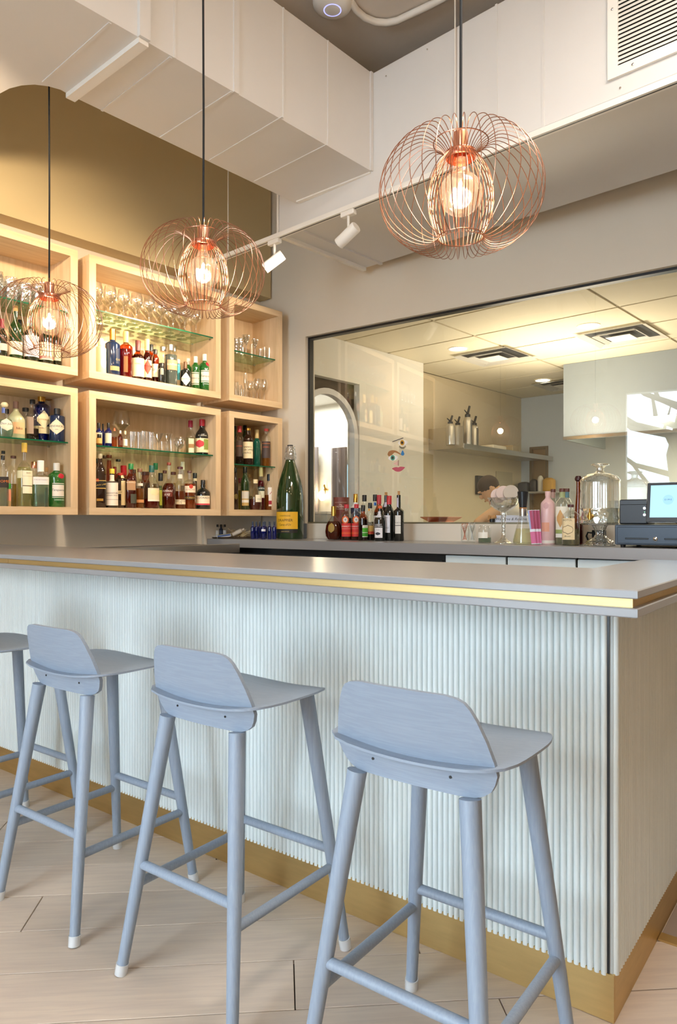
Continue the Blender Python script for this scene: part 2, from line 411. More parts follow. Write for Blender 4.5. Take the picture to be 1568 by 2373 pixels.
for px0, py0 in ((990, 115), (895, 177), (1437, 204), (1205, 300)):
    lx, Y, z = DUC.hit(px0, 0, py0)
    m_ = MB(); m_.lathe([(0.005, 0), (0.005, 0.004), (0.003, 0.006)], 8); m_.build('screw', M['chrome'], d, True, TR(lx, 0, z) @ Matrix.Rotation(math.pi/2, 4, 'X'))
# grille on the duct
gx0, Y, gz0 = DUC.hit(1408, -0.01, 188); gx1 = gx0+0.75; gz1 = DZ1-0.02
g = thing('vent_grille', 'louvred white return air grille screwed to the duct above the window', 'vent', DUC.mat(0, -0.004, 0))
m_ = MB(); f_ = 0.045
m_.box(gx0, gx0+f_, -0.012, 0.003, gz0, gz1).box(gx1-f_, gx1, -0.012, 0.003, gz0, gz1).box(gx0+f_, gx1-f_, -0.012, 0.003, gz0, gz0+f_).box(gx0+f_, gx1-f_, -0.012, 0.003, gz1-f_, gz1)
m_.build('frame', M['white'], g)
m_ = MB(); m_.box(gx0+f_, gx1-f_, 0.0, 0.003, gz0+f_, gz1-f_); m_.build('backing', M['black'], g)
zz = gz0+f_+0.006
while zz < gz1-f_-0.016:
    m_ = MB(); m_.add([(gx0+f_, -0.012, zz), (gx1-f_, -0.012, zz), (gx1-f_, -0.003, zz+0.017), (gx0+f_, -0.003, zz+0.017), (gx0+f_, -0.0105, zz), (gx1-f_, -0.0105, zz), (gx1-f_, -0.0015, zz+0.017), (gx0+f_, -0.0015, zz+0.017)],
        [(0, 1, 2, 3), (7, 6, 5, 4), (0, 4, 5, 1), (3, 2, 6, 7)]); m_.build('louver', M['white'], g); zz += 0.0185
for (x, z) in ((gx0+0.022, gz0+0.3), (gx0+0.11, gz0+0.022), (gx0+0.5, gz0+0.022)):
    m_ = MB(); m_.lathe([(0.006, 0), (0.006, 0.003), (0.003, 0.005)], 8); m_.build('screw', M['chrome'], g, True, TR(x, -0.012, z) @ Matrix.Rotation(math.pi/2, 4, 'X'))
# duct along the shelving wall: butts against the first, with a curved branch towards the wall
LZ0, LZ1 = 3.19, 3.747
A_ = DUC.w(0.7786, -0.002); B_ = DUC.w(0.172, -0.002)
front = [A_.xy, Vector(at_z(340, 97, LZ0))]
dirn = (front[1]-front[0]).normalized()
nx = Vector((dirn.y, -dirn.x))
far_front = front[0]+dirn*4.2
bk = Vector(at_z(165, 222, LZ0))
arc = [Vector(at_z(x, y, LZ0)) for x, y in ((140, 208), (112, 200), (80, 196), (50, 198), (22, 205))]
bleft = Vector(at_z(-160, 300, LZ0)); bl2 = Vector(at_z(-460, 200, LZ0))
poly = [tuple(p) for p in [front[0], far_front, far_front+nx*0.75, bl2, bleft] + arc[::-1] + [bk, B_.xy]]
d2_ = thing('air_duct', 'white rectangular air duct running over the bottle shelves and pendants', 'duct', ID)
m_ = MB(); m_.prism(poly, LZ0, LZ1); m_.build('duct_body', M['duct'], d2_)
def duct_line(px_a, py_a, px_b, py_b, w, h, name, mat=None):
    a = Vector(at_z(px_a, py_a, LZ0)); c = Vector(at_z(px_b, py_b, LZ0)); t = (c-a).normalized(); s = Vector((-t.y, t.x))*w/2
    q = MB(); q.prism([tuple(a-s), tuple(c-s), tuple(c+s), tuple(a+s)], LZ0-h, LZ0+0.001); q.build(name, mat or M['duct'], d2_)
duct_line(163, 221, 333, 91, 0.045, 0.022, 'flange', M['white'])
for q in ((236, 256, 396, 132), (372, 318, 537, 212), (486, 371, 655, 270), (590, 420, 757, 335), (100, 190, 255, 52)): duct_line(*q, 0.012, 0.004, 'seam')
duct_line(690, 467, 860, 400, 0.03, 0.008, 'end_flange', M['white'])
for px0, py0, wd, hh in ((330, 92, 0.05, 0.02), (545, 216, 0.03, 0.008), (403, 135, 0.01, 0.004), (655, 280, 0.01, 0.004), (757, 340, 0.01, 0.004), (858, 398, 0.02, 0.01)):
    a = Vector(at_z(px0, py0, LZ0)); t = (a-front[0]).dot(dirn); c = front[0]+dirn*max(t, 0.01)
    q = MB(); q.prism([tuple(c-dirn*wd/2), tuple(c+dirn*wd/2), tuple(c+dirn*wd/2-nx*hh), tuple(c-dirn*wd/2-nx*hh)], LZ0-0.002, LZ1); q.build('upright_seam', M['duct'], d2_)
# ceiling access point with its conduit
apx, apy = at_z(770, 8, 3.97)
ap = thing('wireless_access_point', 'round white ceiling access point with a blue ring, beside the conduit', 'access point', TR(apx, apy, 3.96))
m_ = MB(); m_.lathe([(0.03, -0.028), (0.075, -0.022), (0.1, -0.006), (0.105, 0.01), (0.105, 0.04)], 28); m_.build('housing', M['white'], ap, True)
m_ = MB(); m_.lathe([(0.042, -0.0275), (0.045, -0.0285), (0.048, -0.0265)], 28, close=False); m_.build('light_ring', glow('ring_blue', (0.35, 0.35, 1.0), 1.2), ap)
cp = [at_z(x, y, 3.97) for x, y in ((812, 5), (825, 25), (845, 43), (870, 53), (895, 55), (920, 50), (950, 36), (1000, 12), (1060, -20), (1200, -95))]
m_ = MB(); m_.tube([(x, y, 3.975) for x, y in cp], 0.019, 10); tag(m_.build('conduit', M['white'], None, True), 'bent white electrical conduit pipe across the taupe ceiling', 'pipe')

# ---------------------------------------------------------------- track lighting
TRK_Z = DZ0-0.03
ta = Vector(at_z(512, 588, TRK_Z)); tb = Vector(DUC.w(4.1, -0.025).xy); tdir = (tb-Vector(at_z(646, 540, TRK_Z))).normalized()
ta = Vector(DUC.w(-0.02, -0.025).xy) - tdir*0.62
TRK = Frame(ta.x, ta.y, math.degrees(math.atan2(tdir.y, tdir.x)))
tk = thing('track_rail', 'white lighting track along the lower edge of the duct', 'track', TRK.mat())
m_ = MB(); m_.box(0, 3.7, -0.018, 0.018, TRK_Z-0.012, TRK_Z+0.016); m_.build('rail', M['white'], tk)
m_ = MB(); m_.box(0.01, 3.7, -0.004, 0.004, TRK_Z-0.0125, TRK_Z-0.0118); m_.build('slot', M['black'], tk)
m_ = MB(); m_.tube([(0.16, 0, TRK_Z+0.01), (0.16, 0, 4.0)], 0.004, 6); m_.build('hanger_rod', M['white'], tk)
ka = (1054-HX)/F; pa, pb = TRK.w(0, 0), TRK.w(1, 0); tr_ = (ka*pa.y-pa.x)/((pb.x-pa.x)-ka*(pb.y-pa.y))
m_ = MB(); m_.tube([(tr_, 0, TRK_Z+0.01), (tr_, 0, 4.0)], 0.004, 6); m_.build('hanger_rod', M['white'], tk)
def spot(px, py, aim, label):
    k = (px-HX)/F
    # on the track line
    a, b_ = TRK.w(0, 0), TRK.w(1, 0); dx, dy = b_.x-a.x, b_.y-a.y
    t = (k*a.y-a.x)/(dx-k*dy); p = TRK.w(t, 0)
    t_ = thing('track_spotlight', label, 'spotlight', TR(p.x, p.y, TRK_Z-0.012), 'track spotlights')
    q = MB(); q.bevbox(-0.05, 0.05, -0.017, 0.017, -0.03, 0.0, 0.003); q.build('adapter', M['white'], t_, False, Matrix.Rotation(TRK.r, 4, 'Z'))
    q = MB(); q.tube([(0, 0, -0.03), (0, 0, -0.105)], 0.008, 8); q.build('stem', M['white'], t_, True)
    dv = (Vector(aim)-Vector((p.x, p.y, TRK_Z-0.15))).normalized()
    rot = dv.to_track_quat('-Z', 'Y').to_matrix().to_4x4()
    q = MB(); q.lathe([(0.030, -0.078), (0.034, -0.08), (0.034, 0.06), (0.031, 0.066), (0.0, 0.066)], 24, close=False); q.lathe([(0.030, -0.078), (0.03, -0.03), (0.001, -0.03)], 24, close=False)
    q.build('lamp_head', M['white'], t_, True, TR(0, 0, -0.135) @ rot)
    e = MB(); e.lathe([(0.026, -0.036), (0.026, -0.033)], 20); e.build('lens', glow('spot_lens', (1, 0.85, 0.6), 14), t_, False, TR(0, 0, -0.135) @ rot)
    pos = Vector((p.x, p.y, TRK_Z-0.147)) + dv*0.10
    return pos
sp1 = spot(636, 548, CAB.w(2.4, 0.3, 2.0), 'white track spotlight beside the duct end, aimed at the bottle shelves')
lamp('track_beam', 'SPOT', sp1, 96, WARM, 0.03, CAB.w(2.4, 0.3, 2.2), spot_size=math.radians(70), spot_blend=0.8)
sp2 = spot(807, 482, CAB.w(3.0, 0.3, 2.0), 'white track spotlight under the duct nearer the large pendant')
lamp('track_beam', 'SPOT', sp2, 40, SOFT, 0.03, CAB.w(3.2, 0.3, 2.2), spot_size=math.radians(75), spot_blend=0.7)
lamp('ceiling_spot', 'SPOT', CAB.w(0.9, -1.4, 3.0), 118, WARM, 0.05, CAB.w(1.75, 0.2, 2.75), spot_size=math.radians(62), spot_blend=1.0)
lamp('ceiling_spot', 'SPOT', CAB.w(2.0, -1.5, 3.05), 62, WARM, 0.05, CAB.w(2.6, 0.2, 2.0), spot_size=math.radians(80), spot_blend=0.9)

# ================================================================ bar
ZB0, ZB1, ZT = 1.012, 1.032, 1.07
BL = -3.77                                                   # left end of the bar run
bar = thing('bar_counter', 'long bar front of white half-round slats above a brass kick plate', 'bar', BAR.mat())
m_ = MB(); m_.box(BL, 0, 0, 0.17, 0.115, ZB0).box(-0.17, 0, 0.17, 0.95, 0.115, ZB0); m_.build('carcass', flat('#b9bdbb', 0.7), bar)
m_ = MB(); m_.box(BL, 0.004, -0.006, 0.0, 0.0, 0.115); m_.build('kick_plate', M['brass_kick'], bar)
m_ = MB(); m_.box(0.0, 0.0045, 0.0, 0.95, 0.0, 0.115); m_.build('kick_plate', M['brass_kick'], bar)
m_ = MB(); m_.box(BL+.05, -0.01, 0.003, 0.16, 0.0, 0.114).box(-0.16, -0.005, 0.16, 0.94, 0.0, 0.114); m_.build('plinth', M['black'], bar)
PITCH = 0.01665
sm = MB(); prof = [(math.cos(math.pi*k/7)*0.0079, -math.sin(math.pi*k/7)*0.0098) for k in range(8)]
sm.prism(prof, 0.110, ZB0-0.0005); smesh = sm.mesh('slat', M['slat'], True)
nfront = int((-BL)/PITCH)
for k in range(min(nfront, 244)):
    put('slat', smesh, bar, TR(-0.0205-k*PITCH, 0.0, 0))
q = MB(); q.box(-0.0126, -0.0072, -0.004, 0.0, 0.116, ZB0-0.001); q.build('corner_gap', M['black'], bar)
sm2 = MB(); sm2.prism([(x*1.35, y*1.15) for x, y in prof], 0.112, ZB0-0.0005); smesh2 = sm2.mesh('slat', M['slat'], True)
put('slat', smesh2, bar, TR(0.0, 0.013, 0) @ Matrix.Rotation(math.radians(62), 4, 'Z'))
for k in range(54):
    put('slat', smesh, bar, TR(0.0, 0.032+k*PITCH, 0) @ Matrix.Rotation(math.pi/2, 4, 'Z'))
top = thing('stone_counter', 'grey stone bar top with a recessed brass band in its edge', 'counter', BAR.mat())
FY, RX, BY, IX, EY = -0.235, 0.116, 0.393, -0.17, 0.995
def Lpoly(inset, back=0.0): return [(BL, FY+inset), (RX-inset, FY+inset), (RX-inset, EY-inset), (IX+back, EY-inset), (IX+back, BY-back), (BL, BY-back)]
def slab(z0, z1, inset, b):
    q = MB()
    for (a, zz0, zz1) in ((inset+b, z0, z0+b), (inset, z0+b, z1-b), (inset+b, z1-b, z1)): pass
    p0, p1 = Lpoly(inset+b), Lpoly(inset)
    n = 6; rings = [(p0, z0), (p1, z0+b), (p1, z1-b), (p0, z1)]
    vs = [(x, y, z) for p, z in rings for x, y in p]
    fs = [tuple(range(n-1, -1, -1)), tuple(range(3*n, 4*n))]
    for k in range(3):
        for i in range(n): j = (i+1) % n; fs.append((k*n+i, k*n+j, k*n+n+j, k*n+n+i))
    return q.add(vs, fs)
slab(1.0516, ZT, 0.0, 0.0022).build('top_slab', M['stone'], top)
slab(ZB0, ZB1, 0.0, 0.0022).build('under_slab', M['stone'], top)
q = MB(); seam = BAR.loc(*at_z(36, 1300, 1.04))[0]
q.box(BL, seam-0.001, FY+0.014, FY+0.02, ZB1-0.001, 1.0525); q.build('brass_band', M['brass'], top)
q = MB(); q.box(seam+0.001, RX-0.013, FY+0.014, FY+0.02, ZB1-0.001, 1.0525); q.build('brass_band', M['brass'], top)
q = MB(); q.box(RX-0.02, RX-0.014, FY+0.02, EY-0.02, ZB1-0.001, 1.0525); q.build('brass_band', M['brass'], top)
q = MB(); q.box(BL, RX-0.022, FY+0.022, BY-0.03, ZB1-0.001, 1.0525).box(IX+0.02, RX-0.022, BY-0.03, EY-0.02, ZB1-0.001, 1.0525); q.build('core', M['black'], top)
# brass-edged stone inset in the floor beside the bar end
ft = thing('floor_tile_inset', 'dark stone tiled floor inset with a brass edge beside the bar end', 'tile inset', BAR.mat(0, 0.42, 0))
q = MB(); q.box(0.006, 1.5, 0, 0.04, 0.0, 0.006); q.build('brass_edge', M['brass_kick'], ft)
for i in range(2):
    for j in range(3):
        q = MB(); x0 = 0.05+j*0.48 if j else 0.006
        x1 = 0.045+0.0 if j == 0 else x0+0.475
        q.bevbox(0.008 if j == 0 else 0.072+(j-1)*0.46, 0.062 if j == 0 else 0.072+j*0.46-0.006, 0.043+i*0.42, 0.043+i*0.42+0.412, 0.0, 0.005, 0.001)
        q.build('tile', pbr('taupe_stone_tile', lin('#8b7c70'), 0.4, var=0.1, scale=6), ft)
q = MB(); q.box(0.008, 1.45, 0.041, 0.88, 0.0, 0.0035); q.build('grout', flat('#cfc6b8', 0.9), ft)

# ================================================================ bar stools
def stool(label, x, y, rot=-36.5):
    r = thing('bar_stool', label, 'bar stool', TR(x, y, 0) @ Matrix.Rotation(math.radians(rot), 4, 'Z'), 'blue grey bar stools')
    # seat: dished plywood shell
    def outl(t):
        c, s = math.cos(t), math.sin(t); p = 2.45 if s > 0 else 6.0
        k = (abs(c)**p+abs(s)**p)**(-1/p); sx = 0.212*k*c; q = 0.2*k*s
        if s > 0: q *= 1.07; sx *= 1-0.06*(k*s)**2
        return sx, q+0.036
    def hz(sx, q): return 0.733 + 0.016*(sx/0.2)**2 - 0.02*max(0, (q-0.12)/0.12)**2 + 0.006*max(0, -q/0.16)**2
    na, nr = 44, 7; vs = []; fs = []
    for side, dz in ((1, 0.006), (-1, -0.006)):
        vs.append((0, 0.036, hz(0, 0.036)+dz))
        for j in range(1, nr+1):
            rr_ = j/nr
            for i in range(na):
                a, b_ = outl(2*math.pi*i/na); a *= rr_; b_ = 0.036+(b_-0.036)*rr_
                e = 1.0 if j < nr else 0.45
                vs.append((a, b_, hz(a, b_)+dz*e))
    off = 1+nr*na
    for s_, o in ((0, 0), (1, off)):
        for i in range(na):
            k = (i+1) % na
            t = (o, o+1+i, o+1+k); fs.append(t if s_ == 0 else t[::-1])
            for j in range(nr-1):
                qd = (o+1+j*na+i, o+1+(j+1)*na+i, o+1+(j+1)*na+k, o+1+j*na+k); fs.append(qd if s_ == 0 else qd[::-1])
    for i in range(na):
        k = (i+1) % na; fs.append((off-na+i, off+off-na+i, off+off-na+k, off-na+k))
    MB().add(vs, fs).build('seat', M['stool'], r, True)
    # back plate passes through the seat and ends in an apron under it
    prof = [(0.682, 0.118), (0.684, 0.138), (0.69, 0.154), (0.70, 0.168), (0.715, 0.177), (0.735, 0.184), (0.76, 0.181), (0.80, 0.171), (0.84, 0.157), (0.862, 0.146), (0.874, 0.136), (0.881, 0.122), (0.885, 0.098)]
    nc = 17; vs = []; fs = []
    for side in (0, 1):
        for z, hw in prof:
            for i in range(nc):
                u = -1+2*i/(nc-1); sx = hw*u
                yq = -0.124-0.05*max(0.0, (z-0.70)/0.185)+0.014*(sx/0.18)**2
                vs.append((sx, yq+(0.0055 if side else -0.0055), z))
    np_ = len(prof); o2 = np_*nc
    for j in range(np_-1):
        for i in range(nc-1):
            a = j*nc+i; fs.append((a, a+1, a+nc+1, a+nc)); fs.append((o2+a, o2+a+nc, o2+a+nc+1, o2+a+1))
        a = j*nc; fs.append((a, a+nc, o2+a+nc, o2+a)); a = j*nc+nc-1; fs.append((a+nc, a, o2+a, o2+a+nc))
    for i in range(nc-1):
        fs.append((i+1, i, o2+i, o2+i+1)); a = (np_-1)*nc+i; fs.append((a, a+1, o2+a+1, o2+a))
    MB().add(vs, fs).build('backrest', M['stool'], r, True)
    for sx in (-0.09, 0.09):
        yq = -0.1300-0.05*0.017/0.185+0.014*(sx/0.18)**2
        q = MB(); q.lathe([(0.003, 0), (0.003, 0.0015)], 8); q.build('screw', M['black'], r, False, TR(sx, yq, 0.717) @ Matrix.Rotation(math.pi/2, 4, 'X'))
    P = {}
    for sx in (-1, 1):
        for sy in (-1, 1):
            t_ = Vector((sx*0.131, sy*0.145 if sy > 0 else -0.130, 0.722 if sy > 0 else 0.684)); b_ = Vector((sx*0.2085, sy*0.225, 0.0)); P[sx, sy] = (t_, b_)
            q = MB(); n = 6
            q.tube([t_.lerp(b_, k/n) for k in range(n+1)], [0.0215-0.007*(k/n) for k in range(n+1)], 16); lg = q.build('leg', M['stool_leg'], r, True)
            q = MB(); c = b_.lerp(t_, 0.042); q.tube([c, b_+Vector((0, 0, 0.001))], [0.0172, 0.0168], 16); q.build('foot_cap', thin('clear_plastic_cap', (0.93, 0.95, 0.96), 0.12, 0.5, 2, rough=0.2, frost=0.6), lg, True)
    def on(k, z): t_, b_ = P[k]; return b_.lerp(t_, z/t_.z)
    for a, c, z in (((-1, -1), (1, -1), 0.29), ((-1, 1), (1, 1), 0.285), ((-1, -1), (-1, 1), 0.238), ((1, -1), (1, 1), 0.238)):
        p0, p1 = on(a, z), on(c, z); e = (p1-p0).normalized()*0.012
        q = MB(); q.tube([p0-e, p1+e], 0.0125, 14); q.build('stretcher', M['stool_leg'], r, True)
    return r
stool('blue-grey wooden bar stool nearest the corner of the bar', 0.2225, 1.53)
stool('blue-grey wooden bar stool second from the bar corner', -0.281, 1.951)
stool('blue-grey wooden bar stool third from the bar corner', -0.787, 2.323)
stool('blue-grey wooden bar stool farthest from the bar corner, mostly cut off', -1.293, 2.695)

# ================================================================ pendants
def catmull(P, per):
    out = []; n = len(P)
    for i in range(n):
        p0, p1, p2, p3 = (Vector(P[(i+k-1) % n]) for k in range(4))
        for j in range(per):
            t = j/per; out.append(0.5*((2*p1)+(p2-p0)*t+(2*p0-5*p1+4*p2-p3)*t*t+(3*p1-p0-3*p2+p3)*t**3))
    return out
WP = [(0.043, 0.108, 0.0), (0.056, 0.125, 0.0), (0.078, 0.140, 0.0), (0.118, 0.1535, 0.0), (0.178, 0.124, 0.0), (0.222, 0.062, 0.0), (0.235, -0.012, 0.0), (0.212, -0.086, 0.0), (0.158, -0.137, 0.0),
      (0.104, -0.1545, 0.0), (0.074, -0.147, 0.0), (0.067, -0.132, 0.0), (0.084, -0.085, 0.0), (0.095, -0.025, 0.0), (0.083, 0.045, 0.0), (0.058, 0.09, 0.0)]
def wire_pts():
    pts = []; n = len(WP)
    for i in range(n-1):
        p0 = Vector(WP[max(i-1, 0)]); p1 = Vector(WP[i]); p2 = Vector(WP[i+1]); p3 = Vector(WP[min(i+2, n-1)])
        for j in range(4):
            t = j/4; q = 0.5*((2*p1)+(p2-p0)*t+(2*p0-5*p1+4*p2-p3)*t*t+(3*p1-p0-3*p2+p3)*t**3)
            a = math.radians(q.z); pts.append((q.x*math.cos(a), q.x*math.sin(a), q.y))
    a = math.radians(0); pts.append((0.044*math.cos(a), 0.044*math.sin(a), 0.106))
    return pts
wmesh = MB().tube(wire_pts(), 0.00115, 5).mesh('wire', M['copper_wire'], True)
def pendant(px, py, Y, label):
    x = (px-HX)/F*Y; z = EYE+(HY-py)*Y/F
    r = thing('pendant_lamp', label, 'pendant lamp', TR(x, Y, z), 'copper wire pendants over the bar')
    NW = 38
    for k in range(NW): put('wire', wmesh, r, Matrix.Rotation(2*math.pi*k/NW+0.3, 4, 'Z'))
    for rad, zz in ((0.0785, 0.1395), (0.0665, -0.1335)):
        q = MB(); q.tube([(rad*math.cos(2*math.pi*i/40), rad*math.sin(2*math.pi*i/40), zz) for i in range(40)], 0.0016, 5, closed=True); q.build('ring', M['copper_wire'], r, True)
    q = MB(); q.lathe([(0.044, 0.112), (0.045, 0.108), (0.043, 0.094), (0.04, 0.092)], 28, close=False); q.lathe([(0.004, 0.17), (0.021, 0.168), (0.022, 0.16), (0.022, 0.108), (0.044, 0.108)], 24, close=False); q.build('socket', M['copper'], r, True)
    cordmb = MB(); cordmb.tube([(0, 0, 0.165), (0.001, 0, 0.6), (-0.001, 0, 1.1), (0, 0, 4.0-z)], 0.0042, 8); cordmb.build('cord', M['black_cord'], r, True)
    q = MB(); pr = [(0.013, 0.095), (0.015, 0.075), (0.024, 0.06)] + [(0.063*math.sin(a), -0.008+0.063*math.cos(a)) for a in [0.42+k*0.27 for k in range(10)]] + [(0.002, -0.071)]
    q.lathe(pr, 24); bl = q.build('bulb', M['bulb'], r, True)
    q = MB(); q.lathe([(0.002, 0.03), (0.006, 0.022), (0.007, 0.01), (0.006, -0.004), (0.002, -0.012)], 10); q.build('filament', glow('filament', (1.0, 0.80, 0.55), 24.0), bl, True)
    lamp('pendant_glow', 'POINT', (x, Y, z+0.01), 3.5, WARM, 0.03)
pendant(1067, 443, 2.045, 'large copper wire pendant on a black cord, nearest the bar corner')
pendant(471, 627, 2.724, 'middle copper wire pendant, hanging before the lit glass shelf')
pendant(114, 740, 3.28, 'farthest copper wire pendant, before the shelf of wine bottles')

# ================================================================ shelving
UT, UB, LT, LB, TH = 2.87, 2.101, 2.0225, 1.247, 0.046
COLS = {'L': (1.127, 2.16), 'M': (2.235, 3.268), 'R': (3.347, 3.884)}
SHZ = {'LU': 2.49, 'MU': 2.547, 'RU': 2.489, 'LL': 1.692, 'ML': 1.689, 'RL': 1.6375}
CABL = {'LU': 'pale maple box shelf, upper row, with wine bottles under crystal tumblers', 'MU': 'pale maple box shelf, upper row, brightly lit, full of stemmed glasses',
        'RU': 'narrow pale maple box shelf, upper row, holding only glasses', 'LL': 'pale maple box shelf, lower row, behind the gin and tequila bottles',
        'ML': 'pale maple box shelf, lower row, crowded with whiskey bottles', 'RL': 'narrow pale maple box shelf, lower row, beside the giant champagne bottle'}
for c, (s0, s1) in COLS.items():
    for rw_, (zb, zt) in (('U', (UB, UT)), ('L', (LB, LT))):
        key = c+rw_
        r = thing('wall_shelf_box', CABL[key], 'shelf', CAB.mat(), 'maple shelf boxes')
        q = MB(); q.box(s0, s1, 0, WALL_Y, zt-TH, zt); q.build('top_board', M['maple'], r)
        q = MB(); q.box(s0, s1, 0, WALL_Y-0.0305, zb, zb+TH); q.build('bottom_board', M['maple'], r)
        q = MB(); q.box(s0, s0+TH, 0, WALL_Y-0.0305, zb+TH, zt-TH); q.build('side_board', M['maple_v'], r)
        q = MB(); q.box(s1-TH, s1, 0, WALL_Y-0.0305, zb+TH, zt-TH); q.build('side_board', M['maple_v'], r)
        q = MB(); q.box(s0+TH, s1-TH, WALL_Y-0.045, WALL_Y-0.0305, zb+TH, zt-TH); q.build('back_board', M['maple_v'], r)
        z = SHZ[key]
        q = MB(); q.box(s0+TH+.001, s1-TH-.001, 0.034, WALL_Y-0.047, z-0.008, z); gs = q.build('glass_shelf', M['shelf_glass'], r)
        q = MB(); q.box(s0+TH+.001, s1-TH-.001, 0.031, 0.034, z-0.008, z); q.build('green_edge', M['glass_edge'], gs)
        for xx in (s0+TH, s1-TH-0.012):
            for yy in (0.06, WALL_Y-0.08):
                q = MB(); q.box(xx, xx+0.012, yy, yy+0.012, z-0.016, z-0.008); q.build('shelf_pin', M['steel'], r)
BASE = {k: v_ for k, v_ in SHZ.items()}
BASE.update({'LU0': UB+TH, 'MU0': UB+TH, 'RU0': UB+TH, 'LL0': LB+TH, 'ML0': LB+TH, 'RL0': LB+TH, 'C': 1.07})

# zoomed views of the photograph in which the things were measured: origin and scale
ZM = {'A': (0, 560, 4.356), 'B': (180, 560, 4.356), 'C': (0, 860, 6.031), 'D': (180, 900, 4.612), 'E': (460, 680, 5.6), 'F': (460, 930, 5.227), 'G': (720, 1100, 5.6), 'H': (1020, 1060, 4.126), 'I': (1280, 1060, 5.444), 'P': (0, 0, 1.0)}
def U(z, x, y): o = ZM[z]; return o[0]+x/o[2], o[1]+y/o[2]
def facing(px): return math.degrees(math.atan2((px-HX)/F, 1.0))
class Spot:
    """where a measured thing stands: metres per zoom pixel and a frame that looks at the camera"""
    def __init__(self, Z, x, shelf, depth):
        fr = WAL if shelf == 'C' else CAB
        px, _ = U(Z, x, 0); lx, Y = fr.hit(px, depth); p = fr.w(lx, depth)
        self.Z, self.x, self.px, self.Y, self.zb = Z, x, px, Y, BASE[shelf]
        self.m = Y/F/ZM[Z][2]; self.X = p.x; self.rot = -math.atan2(p.x, p.y)
        self.mw = Matrix.Translation((p.x, p.y, self.zb)) @ Matrix.Rotation(self.rot, 4, 'Z')
    def h(self, y): return max(0.002, EYE+(HY-U(self.Z, 0, y)[1])*self.Y/F-self.zb)
PLACED = {}
def free_depth(Z, x, w, shelf, depth, rad=None):
    """nearest depth to the wanted one at which a round foot of this width stands clear of its neighbours"""
    lo, hi = (-0.56, -0.008) if shelf == 'C' else ((0.036, 0.302) if shelf in SHZ else (0.012, 0.302))
    L_ = PLACED.setdefault(shelf, [])
    best = None
    for k in range(60):
        for sg in (1, -1):
            dd = depth+sg*0.006*k; s_ = Spot(Z, x, shelf, dd); r = rad if rad else w*s_.m/2
            r = min(r, 0.15)
            if dd-r < lo or dd+r > hi: continue
            c = s_.mw.translation
            if all((c.x-a)**2+(c.y-b_)**2 > (r+q_+0.001)**2 for a, b_, q_ in L_): best = (dd, c, r); break
        if best: break
    if not best:
        s_ = Spot(Z, x, shelf, depth); best = (depth, s_.mw.translation, (rad or w*s_.m/2)*0.6)
    L_.append((best[1].x, best[1].y, best[2])); return best[0]
def capmat(c): return M[c] if c in M else flat(c, 0.4)
def rad_at(prof, z):
    for (r0, z0), (r1, z1) in zip(prof[:-1], prof[1:]):
        if z0 <= z <= z1 and z1 > z0: return r0+(r1-r0)*(z-z0)/(z1-z0)
    return prof[-1][0]
def sup(t, p): c, s = math.cos(t), math.sin(t); return 1.0 if p == 2 else (abs(c)**p+abs(s)**p)**(-1/p)
def wrap_label(prof, p, t0, t1, z0, z1, eps, shape=None, nt=10, nz=5):
    """label strip hugging the bottle; angle -90 deg looks at the camera"""
    vs = []; fs = []
    for j in range(nz+1):
        for i in range(nt+1):
            u, w = i/nt, j/nz
            z = z0+(z1-z0)*w; a = t0+(t1-t0)*u
            if shape in ('diamond', 'round'):
                hw = (1-abs(2*w-1)) if shape == 'diamond' else math.sqrt(max(0, 1-(2*w-1)**2))
                a = (t0+t1)/2+(t1-t0)/2*(2*u-1)*max(hw, 0.02)
            r = rad_at(prof, z)*sup(a, p)+eps
            vs.append((r*math.cos(a), r*math.sin(a), z))
    for j in range(nz):
        for i in range(nt): b_ = j*(nt+1)+i; fs.append((b_, b_+1, b_+nt+2, b_+nt+1))
    return vs, fs
def wrap_text(s, prof, p, tc, zc, k, eps, slant=0.0, tilt=0.0):
    vs, fs, w = glyphs(s); out = []
    for a, b_ in vs:
        aa = k*((a+slant*b_)*math.cos(tilt)-b_*math.sin(tilt)); bb = k*(b_*math.cos(tilt)+a*math.sin(tilt))
        z = zc+bb; r0 = rad_at(prof, z); t = tc+aa/max(r0, 0.005); r = r0*sup(t, p)+eps
        out.append((r*math.cos(t), r*math.sin(t), z))
    return out, fs
def profile(r, H, zS, zN, rn, zc):
    pr = [(r*0.55, 0.0), (r*0.93, 0.0), (r, r*0.1), (r, zS)]
    for k in range(1, 7):
        t = k/6*math.pi/2
        pr.append((rn+(r-rn)*(0.5+0.5*math.cos(2*t)) if k else r, zS+(zN-zS)*(math.sin(t)*0.35+0.65*k/6)))
    pr += [(rn, zN+0.002), (rn, zc)]
    return pr
COUNT = {}
